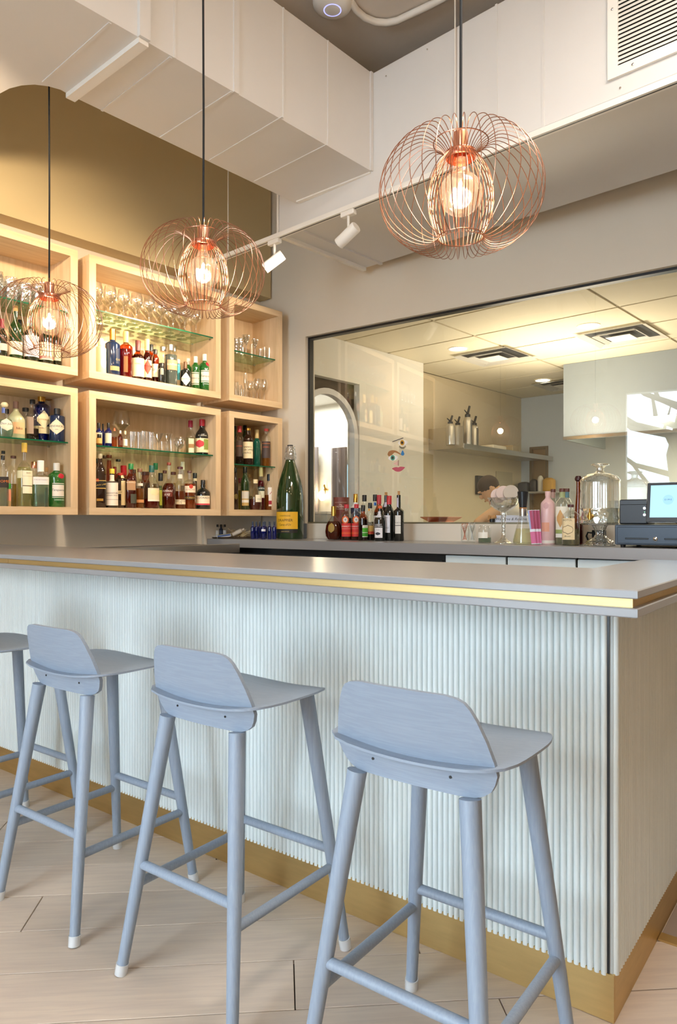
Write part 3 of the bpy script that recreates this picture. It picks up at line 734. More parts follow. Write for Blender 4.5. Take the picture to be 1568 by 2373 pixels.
def bottle(Z, x, yt, w, shelf, depth, label, g='clear', liq=None, cap=('black', None), sh=None, wn=None, p=2.0, labs=(), group=None, name='bottle', cat='bottle', prof=None, flute=(0, 0), capw=1.12, capshape='cyl', yb=None):
    s = Spot(Z, x, shelf, free_depth(Z, x, w, shelf, depth)); m = s.m; H = s.h(yt); r = w*m/2
    t_ = thing(name, label, cat, s.mw, group)
    yb_ = U(Z, 0, 0)
    zc = s.h(cap[1]) if cap and cap[1] else H*0.90
    if not cap: zc = H
    zS, zN = (s.h(sh[0]), s.h(sh[1])) if sh else (H*0.60, H*0.74)
    rn = (wn*m/2) if wn else max(0.011, r*0.36)
    zN = min(zN, zc-0.003); zS = min(zS, zN-0.004)
    pr = prof(r, H, zc) if prof else profile(r, H, zS, zN, rn, zc)
    q = MB(); q.lathe(pr, 24, p, flute=flute[0], nf=flute[1]); q.build('glass_body', GL.get(g) or capmat(g), t_, True)
    if liq:
        lz = H*liq[1]; lp = [(a-0.0025, max(b_, 0.004)) for a, b_ in pr if b_ < lz and a > 0.006]
        if lp:
            lp.append((max(0.004, rad_at(pr, lz)-0.0025), lz)); q = MB(); q.lathe(lp, 20, p, flute=flute[0], nf=flute[1]); q.build('liquid', liquid(liq[0]), t_, True)
    if cap:
        rc = rn*capw
        if capshape == 'ball': cp_ = [(rn*0.9, zc-0.002), (rc, zc+(H-zc)*0.2), (rc*1.05, zc+(H-zc)*0.55), (rc*0.7, H-0.002), (0.002, H)]
        elif capshape == 'taper': cp_ = [(rn*1.02, zc-0.003), (rc, H-0.004), (rc*0.9, H)]
        else: cp_ = [(rc, zc-0.003), (rc, H-0.0015), (rc*0.93, H)]
        q = MB(); q.lathe(cp_, 18); q.build('cap', capmat(cap[0]), t_, True)
    for L_ in labs:
        xl, xr, y0, y1, colr = L_[:5]; opt = L_[5] if len(L_) > 5 else {}
        z1, z0 = min(s.h(y0), H), max(0.003, s.h(y1))
        rm = rad_at(pr, (z0+z1)/2)*(1.0 if p == 2 else 1.0)
        def ang(xx): return -math.pi/2+math.asin(max(-0.985, min(0.985, (xx-x)*m/max(rm, 0.004)/(1.0 if p == 2 else 1.12))))
        vs, fs = wrap_label(pr, p, ang(xl), ang(xr), z0, z1, opt.get('eps', 0.0008), opt.get('shape'))
        lb = MB().add(vs, fs).build('label', flat(colr, 0.55), t_, True)
        tc = (ang(xl)+ang(xr))/2
        for tx in opt.get('text', ()):
            st, ty, th, tcol = tx[:4]; k = th*m*0.7
            gw = glyphs(st)[2]; k = min(k, (ang(xr)-ang(xl))*rm*1.06/gw)
            vs, fs = wrap_text(st, pr, p, tc, s.h(ty), k, opt.get('eps', 0.0008)+0.0007, 0.25 if len(tx) > 4 else 0.0, opt.get('tilt', 0.0))
            MB().add(vs, fs).build('lettering', flat(tcol, 0.5), lb)
        for bd in opt.get('bands', ()):
            b0, b1, bc = bd; vs, fs = wrap_label(pr, p, ang(xl), ang(xr), max(0.003, s.h(b1)), s.h(b0), opt.get('eps', 0.0008)+0.0006)
            MB().add(vs, fs).build('stripe', flat(bc, 0.5), lb, True)
    return t_

AM, DR, PG, WH = '#b5651d', '#5a1a12', '#dfe3c8', '#eef0e8'
# ---- lower row, first box (gin and tequila)
bottle('C', 40, 1180, 150, 'LL0', 0.09, 'tall fluted clear bottle with a round dark label and orange lettering', 'clear', ('#c9d3c6', .5), ('black', 1235), (1400, 1290), 46, 5,
       [(-20, 108, 1480, 1630, '#2e2622', {'text': [('COMB', 1545, 60, '#e07b2e')]})])
bottle('C', 45, 1115, 60, 'LL0', 0.24, 'thin clear bottle with a black-topped cork behind the fluted one', 'clear', None, ('black', 1150), (1330, 1240), 44)
bottle('C', 187, 1185, 130, 'LL0', 0.21, 'dark amber-topped clear bottle behind the tall white wine label', 'clear', ('#c8b98a', .45), ('#5b352a', 1215), (1480, 1300), 66)
bottle('C', 125, 1570, 52, 'LL0', 0.08, 'short bottle with green top and pink label between two tall ones', '#c9a57a', None, ('#2f9a3c', 1640), (1650, 1640), 44, 2, [(100, 150, 1650, 1815, '#e89a80')])
bottle('C', 340, 1005, 205, 'LL0', 0.10, 'tallest clear bottle of the lower shelf, yellow cap and long cream label', 'clear', ('#dfe0b4', .62), ('#e0b24c', 1128), (1390, 1250), 66, 2,
       [(320, 440, 1395, 1712, '#efe9cb', {'text': [('BAN', 1428, 34, '#8c7f5a')], 'bands': [(1600, 1612, '#6b5a3d'), (1470, 1474, '#b9ad86')]}), (250, 318, 1395, 1500, '#e6dfb4')])
bottle('C', 475, 1268, 95, 'LL0', 0.23, 'green-tinted bottle with a copper cap behind the botanical gin', 'clear', ('#a9c79a', .6), ('copper', 1350), (1450, 1380), 68)
bottle('C', 567, 1250, 215, 'LL0', 0.09, 'clear embossed gin bottle with white cap and a pale label', 'clear', ('#c4dccd', .55), ('#f2f0ec', 1400), (1480, 1425), 80, 5,
       [(470, 670, 1485, 1590, '#ece4de', {'text': [('THE BOTANIST', 1525, 24, '#8b8f9a')]})])
bottle('C', 650, 1345, 56, 'LL0', 0.24, 'small cork-stoppered bottle in the shade behind the green gin bottle', 'clear', ('#8fa0c0', .5), ('cork', 1400), (1480, 1420), 40)
TQ = dict(g='gin', p=2.0)
bottle('C', 790, 1285, 215, 'LL0', 0.09, 'green gin bottle with silver cap and red seal on the lowest shelf', 'gin', ('#2f8f3a', .6), ('#d9d9d4', 1385), (1460, 1390), 76, 2,
       [(735, 885, 1570, 1772, '#eee7dc', {'text': [('Tanqueray', 1665, 44, '#4c4c58', 1)], 'bands': [(1580, 1592, '#1d5a2a'), (1752, 1764, '#1d5a2a')]}), (812, 885, 1430, 1508, '#c7263a', {'shape': 'round'}), (765, 885, 1792, 1812, '#1d7a34', {'text': [('LONDON DRY', 1802, 22, '#ffffff')]})])
bottle('C', 62, 435, 245, 'LL', 0.10, 'round clear tequila bottle with cream ball stopper and oval label', 'clear', ('#c9dcd2', .5), ('#f0e2b8', 500), (760, 600), 70, 2,
       [(8, 165, 670, 845, '#f0eccf', {'shape': 'round', 'text': [('Don Julio', 745, 44, '#3a3f7c', 1)]}), (5, 68, 515, 590, '#6b7fc4')],
       prof=lambda r, H, zc: [(r*.6, 0), (r*.85, .004), (r, H*.22), (r*.98, H*.34), (r*.8, H*.5), (r*.45, H*.62), (r*.28, H*.68), (r*.28, zc)], capshape='ball', capw=1.35)
bottle('C', 95, 530, 90, 'LL', 0.25, 'clear bottle with a flat black stopper, hidden behind the round tequila', 'clear', None, ('black', 590), (760, 640), 50)
bottle('C', 222, 425, 235, 'LL', 0.12, 'frosted pale green shochu bottle with a peach label', 'frost', None, ('#8a6a5c', 520), (700, 545), 66, 2,
       [(180, 330, 725, 885, '#e6b98c', {'text': [('hiko', 810, 52, '#3a2a1e')]})])
bottle('C', 357, 515, 105, 'LL', 0.22, 'clear flask with a wide black stopper beside the frosted bottle', 'clear', ('#b7a98c', .4), ('black', 560), (700, 600), 76)
bottle('C', 455, 400, 165, 'LL', 0.17, 'clear bottle with black stopper and a lace-patterned label', 'clear', ('#3a2418', .3), ('black', 455), (640, 520), 66, 4,
       [(382, 470, 650, 885, '#a08a78')])
bottle('C', 580, 315, 218, 'LL', 0.08, 'blue faceted gin bottle with gold neck and floral band', 'blue', ('#5a78cc', .7), ('gold', 422), (500, 440), 90, 2,
       [(468, 690, 778, 882, '#e9e0b4', {'text': [('Citadelle', 805, 26, '#a05a3a', 1)]}), (505, 688, 565, 812, '#f1e6bd', {'shape': 'diamond', 'text': [('CITADELLE', 690, 26, '#b98a4a')], 'eps': 0.0025})], flute=(0.012, 16))
bottle('C', 683, 362, 95, 'LL', 0.25, 'cork-topped clear bottle behind the blue gin bottle', 'clear', ('#9aa0b0', .4), ('cork', 400), (600, 440), 80)
bottle('C', 797, 525, 205, 'LL', 0.10, 'squat black apothecary gin bottle with a cream diamond label on the glass shelf', 'navy', None, ('black', 600), (640, 605), 76, 2,
       [(695, 895, 685, 895, '#f0e6c8', {'shape': 'diamond', 'text': [("HENDRICK'S", 782, 40, '#5a5a5a'), ('GIN', 828, 24, '#5a5a5a')], 'eps': 0.002})])
# ---- upper row, first box (wine)
bottle('A', 22, 780, 95, 'LU0', 0.09, 'wine bottle with a pink label at the outer end of the upper shelf', 'wine', None, ('#7d1f2c', 870), (960, 880), 34, 2, [(-15, 68, 1035, 1105, '#e7b8ae')])
bottle('A', 158, 650, 135, 'LU0', 0.10, 'green wine bottle with a bare cork and cream label', 'dkgreen', ('#2c3a1c', .7), ('cork', 700), (890, 790), 40, 2, [(95, 218, 1020, 1152, '#e8dcc0', {'text': [('LA', 1092, 30, '#c0603a')]})])
bottle('A', 200, 790, 100, 'LU0', 0.23, 'dark wine bottle in the second row, only its neck showing', 'wine', None, ('black', 850), (960, 880), 34)
bottle('A', 316, 770, 145, 'LU0', 0.10, 'dark wine bottle with a blank white label behind the pendant cage', 'wine', None, ('#2a2a30', 850), (940, 870), 42, 2, [(245, 386, 960, 1172, '#e6e2e8')])
bottle('A', 466, 830, 140, 'LU0', 0.10, 'dark wine bottle with a cream label and pink stripe', 'wine', None, ('gold', 900), (985, 910), 42, 2, [(400, 532, 1030, 1205, '#efe0b8', {'bands': [(1165, 1195, '#d78a86')]})])
bottle('A', 572, 870, 95, 'LU0', 0.13, 'slim dark wine bottle at the inner end of the wine row', 'wine', None, ('black', 930), (1010, 940), 34, 2, [(532, 612, 1050, 1210, '#e9dcc0')])
# ---- upper row, middle box
bottle('B', 232, 980, 108, 'MU0', 0.10, 'bottle with a leaf-patterned pale green wrap and white cap', '#c9d2b4', None, ('#f2ead2', 1045), (1085, 1050), 50, 2, [(230, 284, 1170, 1290, '#e9e4cf', {'shape': 'round'})])
bottle('B', 352, 885, 148, 'MU0', 0.09, 'navy blue bottle with a tall gold cap', 'navy', None, ('gold', 990), (1045, 1000), 54, 2, [(330, 416, 1268, 1312, '#a99262'), (385, 418, 1090, 1240, '#1c2c4c', {'text': [('G O', 1200, 44, '#d0b060')]})])
bottle('B', 487, 908, 132, 'MU0', 0.09, 'orange whiskey bottle with gold cap and raised ornament', 'amber', ('#c4561a', .62), ('#e2c27c', 1018), (1070, 1025), 50, 2, [(465, 505, 1170, 1330, '#8d5a2a')])
bottle('B', 607, 1000, 124, 'MU0', 0.09, 'brown whiskey bottle with a large plain cream label', 'amber', ('#6a2f10', .65), ('#6b3a3a', 1100), (1180, 1110), 46, 2, [(552, 668, 1185, 1372, '#f0e0b4', {'text': [('WHISKY', 1245, 22, '#a08a5a')]})])
bottle('B', 700, 985, 92, 'MU0', 0.10, 'whiskey bottle with cream cap and red diamond label', 'amber', ('#7a3412', .7), ('#e7c98c', 1098), (1190, 1110), 44, 2, [(662, 744, 1205, 1378, '#f0ddb0', {'bands': [(1255, 1275, '#2c1c14')]}), (668, 740, 1200, 1350, '#c04434', {'shape': 'diamond', 'eps': 0.002, 'text': [('VITTENS', 1266, 22, '#2a1a12')]})])
bottle('B', 740, 1040, 62, 'MU0', 0.22, 'dark-capped amber bottle behind the red diamond label', 'amber', ('#7a3a14', .6), ('black', 1100), (1180, 1110), 38)
bottle('B', 783, 1090, 72, 'MU0', 0.12, 'small amber bottle with a plain white label', 'amber', ('#8a4a18', .55), ('black', 1130), (1190, 1140), 38, 2, [(748, 810, 1240, 1372, '#f2ead6', {'text': [('GIN', 1300, 30, '#8a8070')]})])
bottle('B', 862, 1065, 95, 'MU0', 0.19, 'grey glass bottle with silver cap behind the ribbed gin', 'clear', ('#5c5a44', .6), ('steel', 1105), (1150, 1110), 60)
bottle('B', 850, 1230, 78, 'MU0', 0.08, 'short black bottle standing before the ribbed gin', 'black', None, ('black', 1262), (1300, 1270), 34, 2, [(835, 866, 1280, 1350, '#8b8a80')])
bottle('B', 938, 1042, 130, 'MU0', 0.10, 'ribbed clear gin bottle with a copper label', 'clear', ('#7f8a86', .75), ('steel', 1096), (1150, 1100), 58, 2, [(905, 1000, 1205, 1305, '#b98a68', {'text': [('SUNTORY', 1252, 34, '#f0dcc0')]})], flute=(0.02, 16))
bottle('B', 975, 1060, 54, 'MU0', 0.24, 'clear bottle with grey cap, tucked behind the ribbed gin', 'clear', ('#8a8a80', .6), ('steel', 1105), (1150, 1110), 36)
bottle('B', 1017, 1190, 44, 'MU0', 0.15, 'thin bottle with a teal label strip', 'clear', None, ('#e8e4da', 1225), (1250, 1230), 26, 2, [(998, 1036, 1235, 1400, '#3fa3b4')])
bottle('B', 1086, 1215, 108, 'MU0', 0.09, 'small black apothecary gin bottle on the lit upper shelf', 'black', None, ('#6a4a30', 1280), (1310, 1285), 34, 2, [(1042, 1136, 1330, 1462, '#f0e8d4', {'shape': 'diamond', 'eps': 0.002, 'text': [("HENDRICK'S", 1395, 22, '#6a6a6a')]})])
bottle('B', 1114, 1180, 70, 'MU0', 0.22, 'green gin bottle at the back of the trio', 'gin', ('#2f8f3a', .6), ('#e6e6e0', 1240), (1275, 1245), 34)
bottle('B', 1190, 1160, 86, 'MU0', 0.13, 'green gin bottle in the middle of the trio', 'gin', ('#2f8f3a', .6), ('#e6e6e0', 1220), (1265, 1225), 38, 2, [(1150, 1222, 1325, 1452, '#f1ecd8', {'bands': [(1335, 1341, '#1d5a2a'), (1436, 1442, '#1d5a2a')], 'text': [('Tanqueray', 1385, 28, '#5a5a66', 1)]})])
bottle('B', 1285, 1138, 130, 'MU0', 0.08, 'green gin bottle in front of the trio, red seal showing', 'gin', ('#2f8f3a', .6), ('#efeee6', 1202), (1262, 1208), 48, 2, [(1246, 1346, 1310, 1432, '#f1ecd8', {'bands': [(1318, 1324, '#1d5a2a'), (1416, 1422, '#1d5a2a')], 'text': [('Tanqueray', 1368, 34, '#5a5a66', 1)]}), (1292, 1338, 1222, 1270, '#c8283a', {'shape': 'round'}), (1266, 1346, 1440, 1456, '#176a2c', {'text': [('LONDON DRY GIN', 1448, 14, '#ffffff')]})])
# ---- lower row, middle box: glass shelf
def dropper(Z, x, yt, w, shelf, depth, label, g, labc, ysh, y0, y1, bulb='black', group='dropper bottles'):
    t_ = bottle(Z, x, yt, w, shelf, depth, label, g, None, (bulb, ysh-18), (ysh+22, ysh-4), w*0.42, 2, [(x-w*.42, x+w*.42, y0, y1, labc)] if labc else (), group, capshape='cyl', capw=1.0)
    return t_
dropper('D', 225, 370, 78, 'ML', 0.12, 'dark blue dropper bottle with a cream label, outermost on the shelf', 'cobalt', '#eee4c6', 445, 478, 590)
dropper('D', 270, 380, 46, 'ML', 0.20, 'dark blue dropper bottle standing behind two others', 'cobalt', None, 455, 0, 0)
dropper('D', 328, 370, 72, 'ML', 0.10, 'dark blue dropper bottle with a green leaf label', 'cobalt', '#e9efd4', 440, 482, 588)
bottle('D', 230, 490, 58, 'ML', 0.06, 'little amber jar with black lid and yellow label', '#6a3f16', None, ('black', 522), (530, 524), 40, 2, [(203, 257, 535, 590, '#d8b66c')], name='jar', cat='jar')
bottle('D', 392, 425, 58, 'ML', 0.11, 'squeeze bottle of amber syrup with an orange tip', 'clear', ('#d08a3c', .55), ('#e8704a', 450), (490, 455), 26, 2, (), name='squeeze_bottle', capshape='taper', capw=0.6)
dropper('D', 455, 452, 52, 'ML', 0.09, 'amber dropper bottle with cream bulb and dark brown liquid', 'amber', '#5a2f1a', 500, 555, 612, '#f4ead0')
dropper('D', 507, 455, 52, 'ML', 0.10, 'clear dropper bottle with a white label beside the amber one', 'clear', '#f4f0dc', 505, 545, 615, '#f4e3b0')
bottle('D', 1205, 345, 108, 'ML', 0.16, 'clear spirit bottle with dark red cap and slim label', 'clear', ('#d9d9b8', .5), ('#9a1f3c', 412), (530, 440), 44, 2, [(1185, 1240, 540, 690, '#efe4c4', {'bands': [(600, 640, '#b58a5a')]})])
bottle('D', 1328, 332, 142, 'ML', 0.11, 'dark rum bottle with red cap and a bright pictorial label', 'black', None, ('#c12638', 400), (510, 420), 52, 2, [(1260, 1394, 540, 690, '#efe3b8', {'text': [('RUM', 645, 24, '#fff6d8')]}), (1345, 1390, 548, 660, '#8a9a4a', {'eps': 0.0014}), (1265, 1350, 556, 640, '#d23a44', {'shape': 'round', 'eps': 0.002}), (1290, 1372, 503, 520, '#191c1b', {'text': [('ST. GEORGE', 511, 20, '#e6dfc8')]})])
# ---- lower row, middle box: base board
bottle('D', 238, 700, 118, 'ML0', 0.09, 'square dark whisky bottle with a slanted black and gold label', 'brown', None, ('#b9b09a', 748), (900, 790), 46, 5,
       [(192, 297, 985, 1075, '#1c1a18', {'tilt': 0.16, 'text': [('BLACK LABEL', 1032, 36, '#e3c26a')], 'bands': [(985, 992, '#e3c26a'), (1066, 1074, '#e3c26a')]}), (205, 270, 1180, 1205, '#b78f3c'), (190, 226, 968, 1000, '#b8402c')])
bottle('D', 208, 752, 62, 'ML0', 0.24, 'black-capped bottle at the back beside the whisky with the slanted label', 'amber', ('#6a3210', .6), ('black', 800), (870, 810), 40)
bottle('D', 283, 718, 54, 'ML0', 0.25, 'tall clear neck with a small brown cap behind the slanted label', 'clear', ('#c08a3c', .45), ('#4a2a22', 745), (960, 780), 42)
bottle('D', 335, 712, 72, 'ML0', 0.25, 'clear bottle with pink liqueur behind the oversized paper label', 'clear', ('#e2a08a', .9), ('#7a3a2a', 740), (960, 760), 50)
bottle('D', 366, 860, 128, 'ML0', 0.08, 'bitters bottle with yellow cap and oversized white paper label', 'black', None, ('#ddc23e', 908), (1005, 985), 48, 2, [(306, 428, 1010, 1252, '#f3e7d6', {'text': [('ANGOSTURA', 1122, 24, '#4a4038'), ('aromatic bitters', 1145, 20, '#7a7068')], 'bands': [(1188, 1192, '#8a8078')]}), (345, 388, 925, 1003, '#efe2d0')])
bottle('D', 432, 758, 58, 'ML0', 0.22, 'clear bottle with black stopper and pinkish neck', 'clear', ('#c8503c', .7), ('black', 778), (930, 800), 44)
bottle('D', 397, 838, 40, 'ML0', 0.25, 'slim bottle with a red capsule behind the bitters', 'amber', ('#8a3a1a', .6), ('#b02a34', 900), (960, 910), 30)
bottle('D', 458, 905, 110, 'ML0', 0.14, 'red liqueur bottle with a cream arched letter label', 'brown', None, ('#b83a30', 928), (985, 940), 60, 4, [(465, 505, 930, 1250, '#efd9a4'), (425, 470, 1095, 1130, '#efd9a4', {'text': [('SUZE', 1112, 22, '#3a2a1a')]})])
bottle('D', 490, 825, 88, 'ML0', 0.22, 'bourbon bottle sealed in dripping red wax', 'amber', ('#a5561c', .7), ('#c7202e', 925), (990, 930), 56, 4)
bottle('D', 568, 806, 112, 'ML0', 0.10, 'Irish whiskey bottle with green cap and a small dark tag', 'amber', ('#b06a2a', .72), ('#1f7a3e', 862), (985, 900), 48, 4, [(530, 612, 990, 1090, '#b78a60', {'text': [('BUSHMILLS', 1008, 22, '#fff0d0')]}), (566, 622, 1130, 1230, '#4a4a3a', {'eps': 0.002})])
bottle('D', 664, 858, 92, 'ML0', 0.09, 'clear whiskey bottle with wooden stopper and copper base label', 'clear', ('#b8742c', .5), ('#7a5238', 890), (1010, 965), 46, 2, [(625, 705, 1190, 1222, '#d99a62'), (640, 695, 1015, 1045, '#e8ddc6', {'text': [('1792', 1030, 30, '#ffffff')]})])
bottle('D', 603, 868, 50, 'ML0', 0.25, 'brown-capped bottle standing back between two whiskeys', 'amber', ('#8a4a1a', .6), ('#4f2c20', 905), (980, 915), 34)
bottle('D', 722, 892, 100, 'ML0', 0.23, 'wide-necked decanter with a brown band behind the animal label', 'amber', ('#8a5a24', .7), ('#4f2c20', 922), (1010, 985), 80, 2, [(690, 755, 930, 985, '#6a3a20')])
bottle('D', 790, 824, 165, 'ML0', 0.09, 'round-shouldered bourbon bottle with a cream animal label', 'clear', ('#8a2a18', .22), ('#1c5a50', 892), (1075, 920), 50, 2, [(752, 868, 1068, 1208, '#f0dfb8', {'bands': [(1192, 1207, '#f6eed8')]}), (775, 866, 1080, 1150, '#f7e3ac', {'eps': 0.0016, 'shape': 'round'})])
bottle('D', 832, 800, 62, 'ML0', 0.25, 'taller bottle with a green capsule behind the animal label', 'clear', ('#c4b070', .55), ('#1d7a4c', 865), (985, 880), 42)
bottle('D', 885, 905, 46, 'ML0', 0.22, 'bottle with a black neck band behind the round bourbon', 'clear', ('#b08a40', .5), ('black', 985), (1010, 988), 44)
bottle('D', 884, 1040, 36, 'ML0', 0.11, 'slim bottle with a green and yellow striped label', '#3a4a1c', None, ('#3a4a1c', 1060), (1075, 1065), 24, 2, [(868, 900, 1070, 1250, '#aab03a')])
bottle('D', 930, 878, 54, 'ML0', 0.25, 'dark-corked clear bottle behind the long-necked rye', 'clear', ('#b8843a', .5), ('#5a2c24', 905), (990, 920), 40)
bottle('D', 975, 793, 145, 'ML0', 0.09, 'long-necked rye bottle with white script on dark red', 'clear', ('#7a2812', .55), ('#8a3a2a', 818), (1080, 970), 40, 2, [(912, 1010, 1085, 1160, '#6a2412', {'text': [('SAZERAC', 1100, 36, '#f4ece0', 1), ('RYE', 1140, 36, '#f4ece0', 1)]})])
bottle('D', 1022, 893, 60, 'ML0', 0.25, 'pale bottle with a dark brown stopper behind the rye bottles', 'clear', ('#e0d0a0', .7), ('#5a2c24', 920), (960, 930), 50)
bottle('D', 1094, 838, 115, 'ML0', 0.10, 'rye bottle with patterned neck band and a cream name band', 'clear', ('#9a4a1c', .42), ('#5a3030', 858), (1040, 985), 54, 2, [(1042, 1148, 1190, 1240, '#f2e0bc', {'text': [('TEMPLETON', 1207, 28, '#4a3a2a'), ('RYE', 1228, 20, '#4a3a2a')]}), (1070, 1118, 920, 965, '#e8e2d0')])
bottle('D', 1122, 785, 50, 'ML0', 0.25, 'tall bottle with a dotted white neck wrap', 'clear', ('#d0c090', .5), ('#f2ead0', 868), (1000, 930), 40)
bottle('D', 1195, 880, 130, 'ML0', 0.10, 'amber bourbon bottle with an oval red seal on a cream label', 'clear', ('#b0561a', .66), ('#5a3a34', 900), (1010, 970), 44, 2, [(1144, 1256, 1045, 1115, '#f0e0c6', {'text': [("PETER'S RUN", 1085, 18, '#b07a5a')]}), (1190, 1230, 1028, 1075, '#c8402e', {'shape': 'round', 'eps': 0.002}), (1150, 1250, 1152, 1190, '#3a2a16', {'text': [('BOURBON', 1172, 26, '#c8a04a')]})])
bottle('D', 1252, 905, 46, 'ML0', 0.24, 'black-capped bottle with a pale neck tag, back of the last group', 'brown', None, ('black', 958), (985, 962), 42, 2, [(1236, 1272, 962, 990, '#f0e0b8')])
bottle('D', 1338, 980, 152, 'ML0', 0.10, 'dark demerara rum bottle with a cream and red label', 'black', None, ('black', 1020), (1150, 1060), 44, 2, [(1268, 1408, 1150, 1248, '#f4e4c8', {'text': [('EL DORADO', 1172, 30, '#4a4a40')], 'bands': [(1232, 1247, '#d8404a')]})], prof=lambda r, H, zc: [(r*.6, 0), (r*.93, 0), (r, .006), (r, H*.55), (r*.93, H*.6), (r*.7, H*.66), (r*.36, H*.71), (r*.3, H*.75), (r*.36, H*.80), (r*.28, H*.86), (r*.28, zc)])
# ---- narrow box, lower row
bottle('F', 442, 300, 44, 'RL', 0.20, 'green bottle at the edge of the narrow shelf', 'green', ('#3a7a2a', .6), ('black', 340), (440, 360), 30)
bottle('F', 495, 300, 108, 'RL', 0.11, 'clear bottle with red cap and brown label, first on the narrow glass shelf', 'clear', ('#3a2a1e', .3), ('#b03a3c', 372), (450, 390), 48, 2, [(455, 530, 478, 672, '#4a3a30', {'text': [('AMARO', 548, 22, '#c8603a')]})])
bottle('F', 560, 292, 60, 'RL', 0.24, 'black-capped bottle with a pale ring behind the cream label', 'dkgreen', None, ('black', 345), (430, 360), 40)
bottle('F', 600, 326, 126, 'RL', 0.09, 'dark amber bottle with gold top and a large cream print label', 'brown', None, ('gold', 350), (470, 400), 54, 2, [(538, 656, 495, 695, '#efdfb8', {'text': [('AMARO', 560, 30, '#4a3a22'), ('SCIROPPO', 595, 34, '#4a3a22'), ('NERO', 630, 34, '#4a3a22')]})])
bottle('F', 705, 345, 88, 'RL', 0.13, 'teal green bottle with a gold neck wrap', 'teal', ('#2f9a72', .5), ('#c9b27a', 445), (500, 450), 46)
bottle('F', 728, 350, 66, 'RL', 0.24, 'red-capped clear bottle behind the teal one', 'clear', ('#d08a3a', .5), ('#c04a44', 378), (470, 400), 36)
bottle('F', 818, 332, 108, 'RL', 0.10, 'clear bottle with red cap and brown label, last on the narrow glass shelf', 'clear', ('#b8752e', .3), ('#d0504a', 358), (440, 390), 46, 2, [(768, 866, 490, 690, '#4a3a34', {'text': [('AMARO', 560, 24, '#c8603a')], 'bands': [(512, 520, '#a8643c')]})])
bottle('F', 445, 805, 62, 'RL0', 0.10, 'dark liqueur bottle with a gold round label at the edge of the lowest shelf', 'brown', None, ('black', 860), (1000, 900), 36, 2, [(430, 474, 1120, 1190, '#6a5a24', {'shape': 'round'})])
bottle('F', 505, 930, 60, 'RL0', 0.20, 'olive oil coloured bottle with dark red cap, standing back', 'clear', ('#a8a02a', .62), ('#7a1c2c', 985), (1050, 990), 40)
bottle('F', 562, 798, 108, 'RL0', 0.10, 'dark green bottle with a gold and white label panel', 'dkgreen', ('#2a3018', .55), ('black', 862), (1000, 880), 46, 2, [(525, 606, 1085, 1265, '#c6a868', {'bands': [(1092, 1180, '#d9d6cc'), (1195, 1228, '#ece8dc')]})])
bottle('F', 622, 885, 56, 'RL0', 0.24, 'cork-stoppered bottle behind the round flask', 'clear', ('#c0b088', .4), ('cork', 920), (1000, 940), 36)
bottle('F', 688, 946, 156, 'RL0', 0.08, 'round-bodied liqueur flask with wooden cork and square label', 'clear', ('#8a4a3c', .35), ('#e8d4a8', 990), (1110, 1040), 52, 2, [(690, 762, 1135, 1222, '#f2e8cc', {'text': [('chateau', 1185, 18, '#3a3a3a')]})], prof=lambda r, H, zc: [(r*.6, 0), (r*.9, .003), (r, H*.15), (r, H*.45), (r*.85, H*.56), (r*.5, H*.66), (r*.28, H*.72), (r*.28, zc)])
bottle('F', 755, 806, 88, 'RL0', 0.14, 'red bitter aperitif bottle with a cream capsule', 'clear', ('#7a1428', .7), ('#e6cf96', 905), (1010, 930), 46, 2, [(716, 798, 1035, 1085, '#1e3a2c', {'text': [('CAMPARI', 1058, 34, '#f0f0f0')]}), (722, 796, 1088, 1170, '#e4e4c8')])
bottle('F', 772, 890, 40, 'RL0', 0.25, 'thin dark bottle behind the red aperitif', 'brown', None, ('black', 930), (1000, 940), 26)
bottle('F', 856, 882, 116, 'RL0', 0.10, 'clear amaro bottle with a big red letter on a white label', 'clear', ('#b8702e', .42), ('black', 960), (1040, 970), 50, 2, [(848, 912, 1045, 1272, '#f2ede4', {'text': [('A', 1100, 90, '#a81c34')], 'bands': [(1205, 1250, '#b02a44')]})])

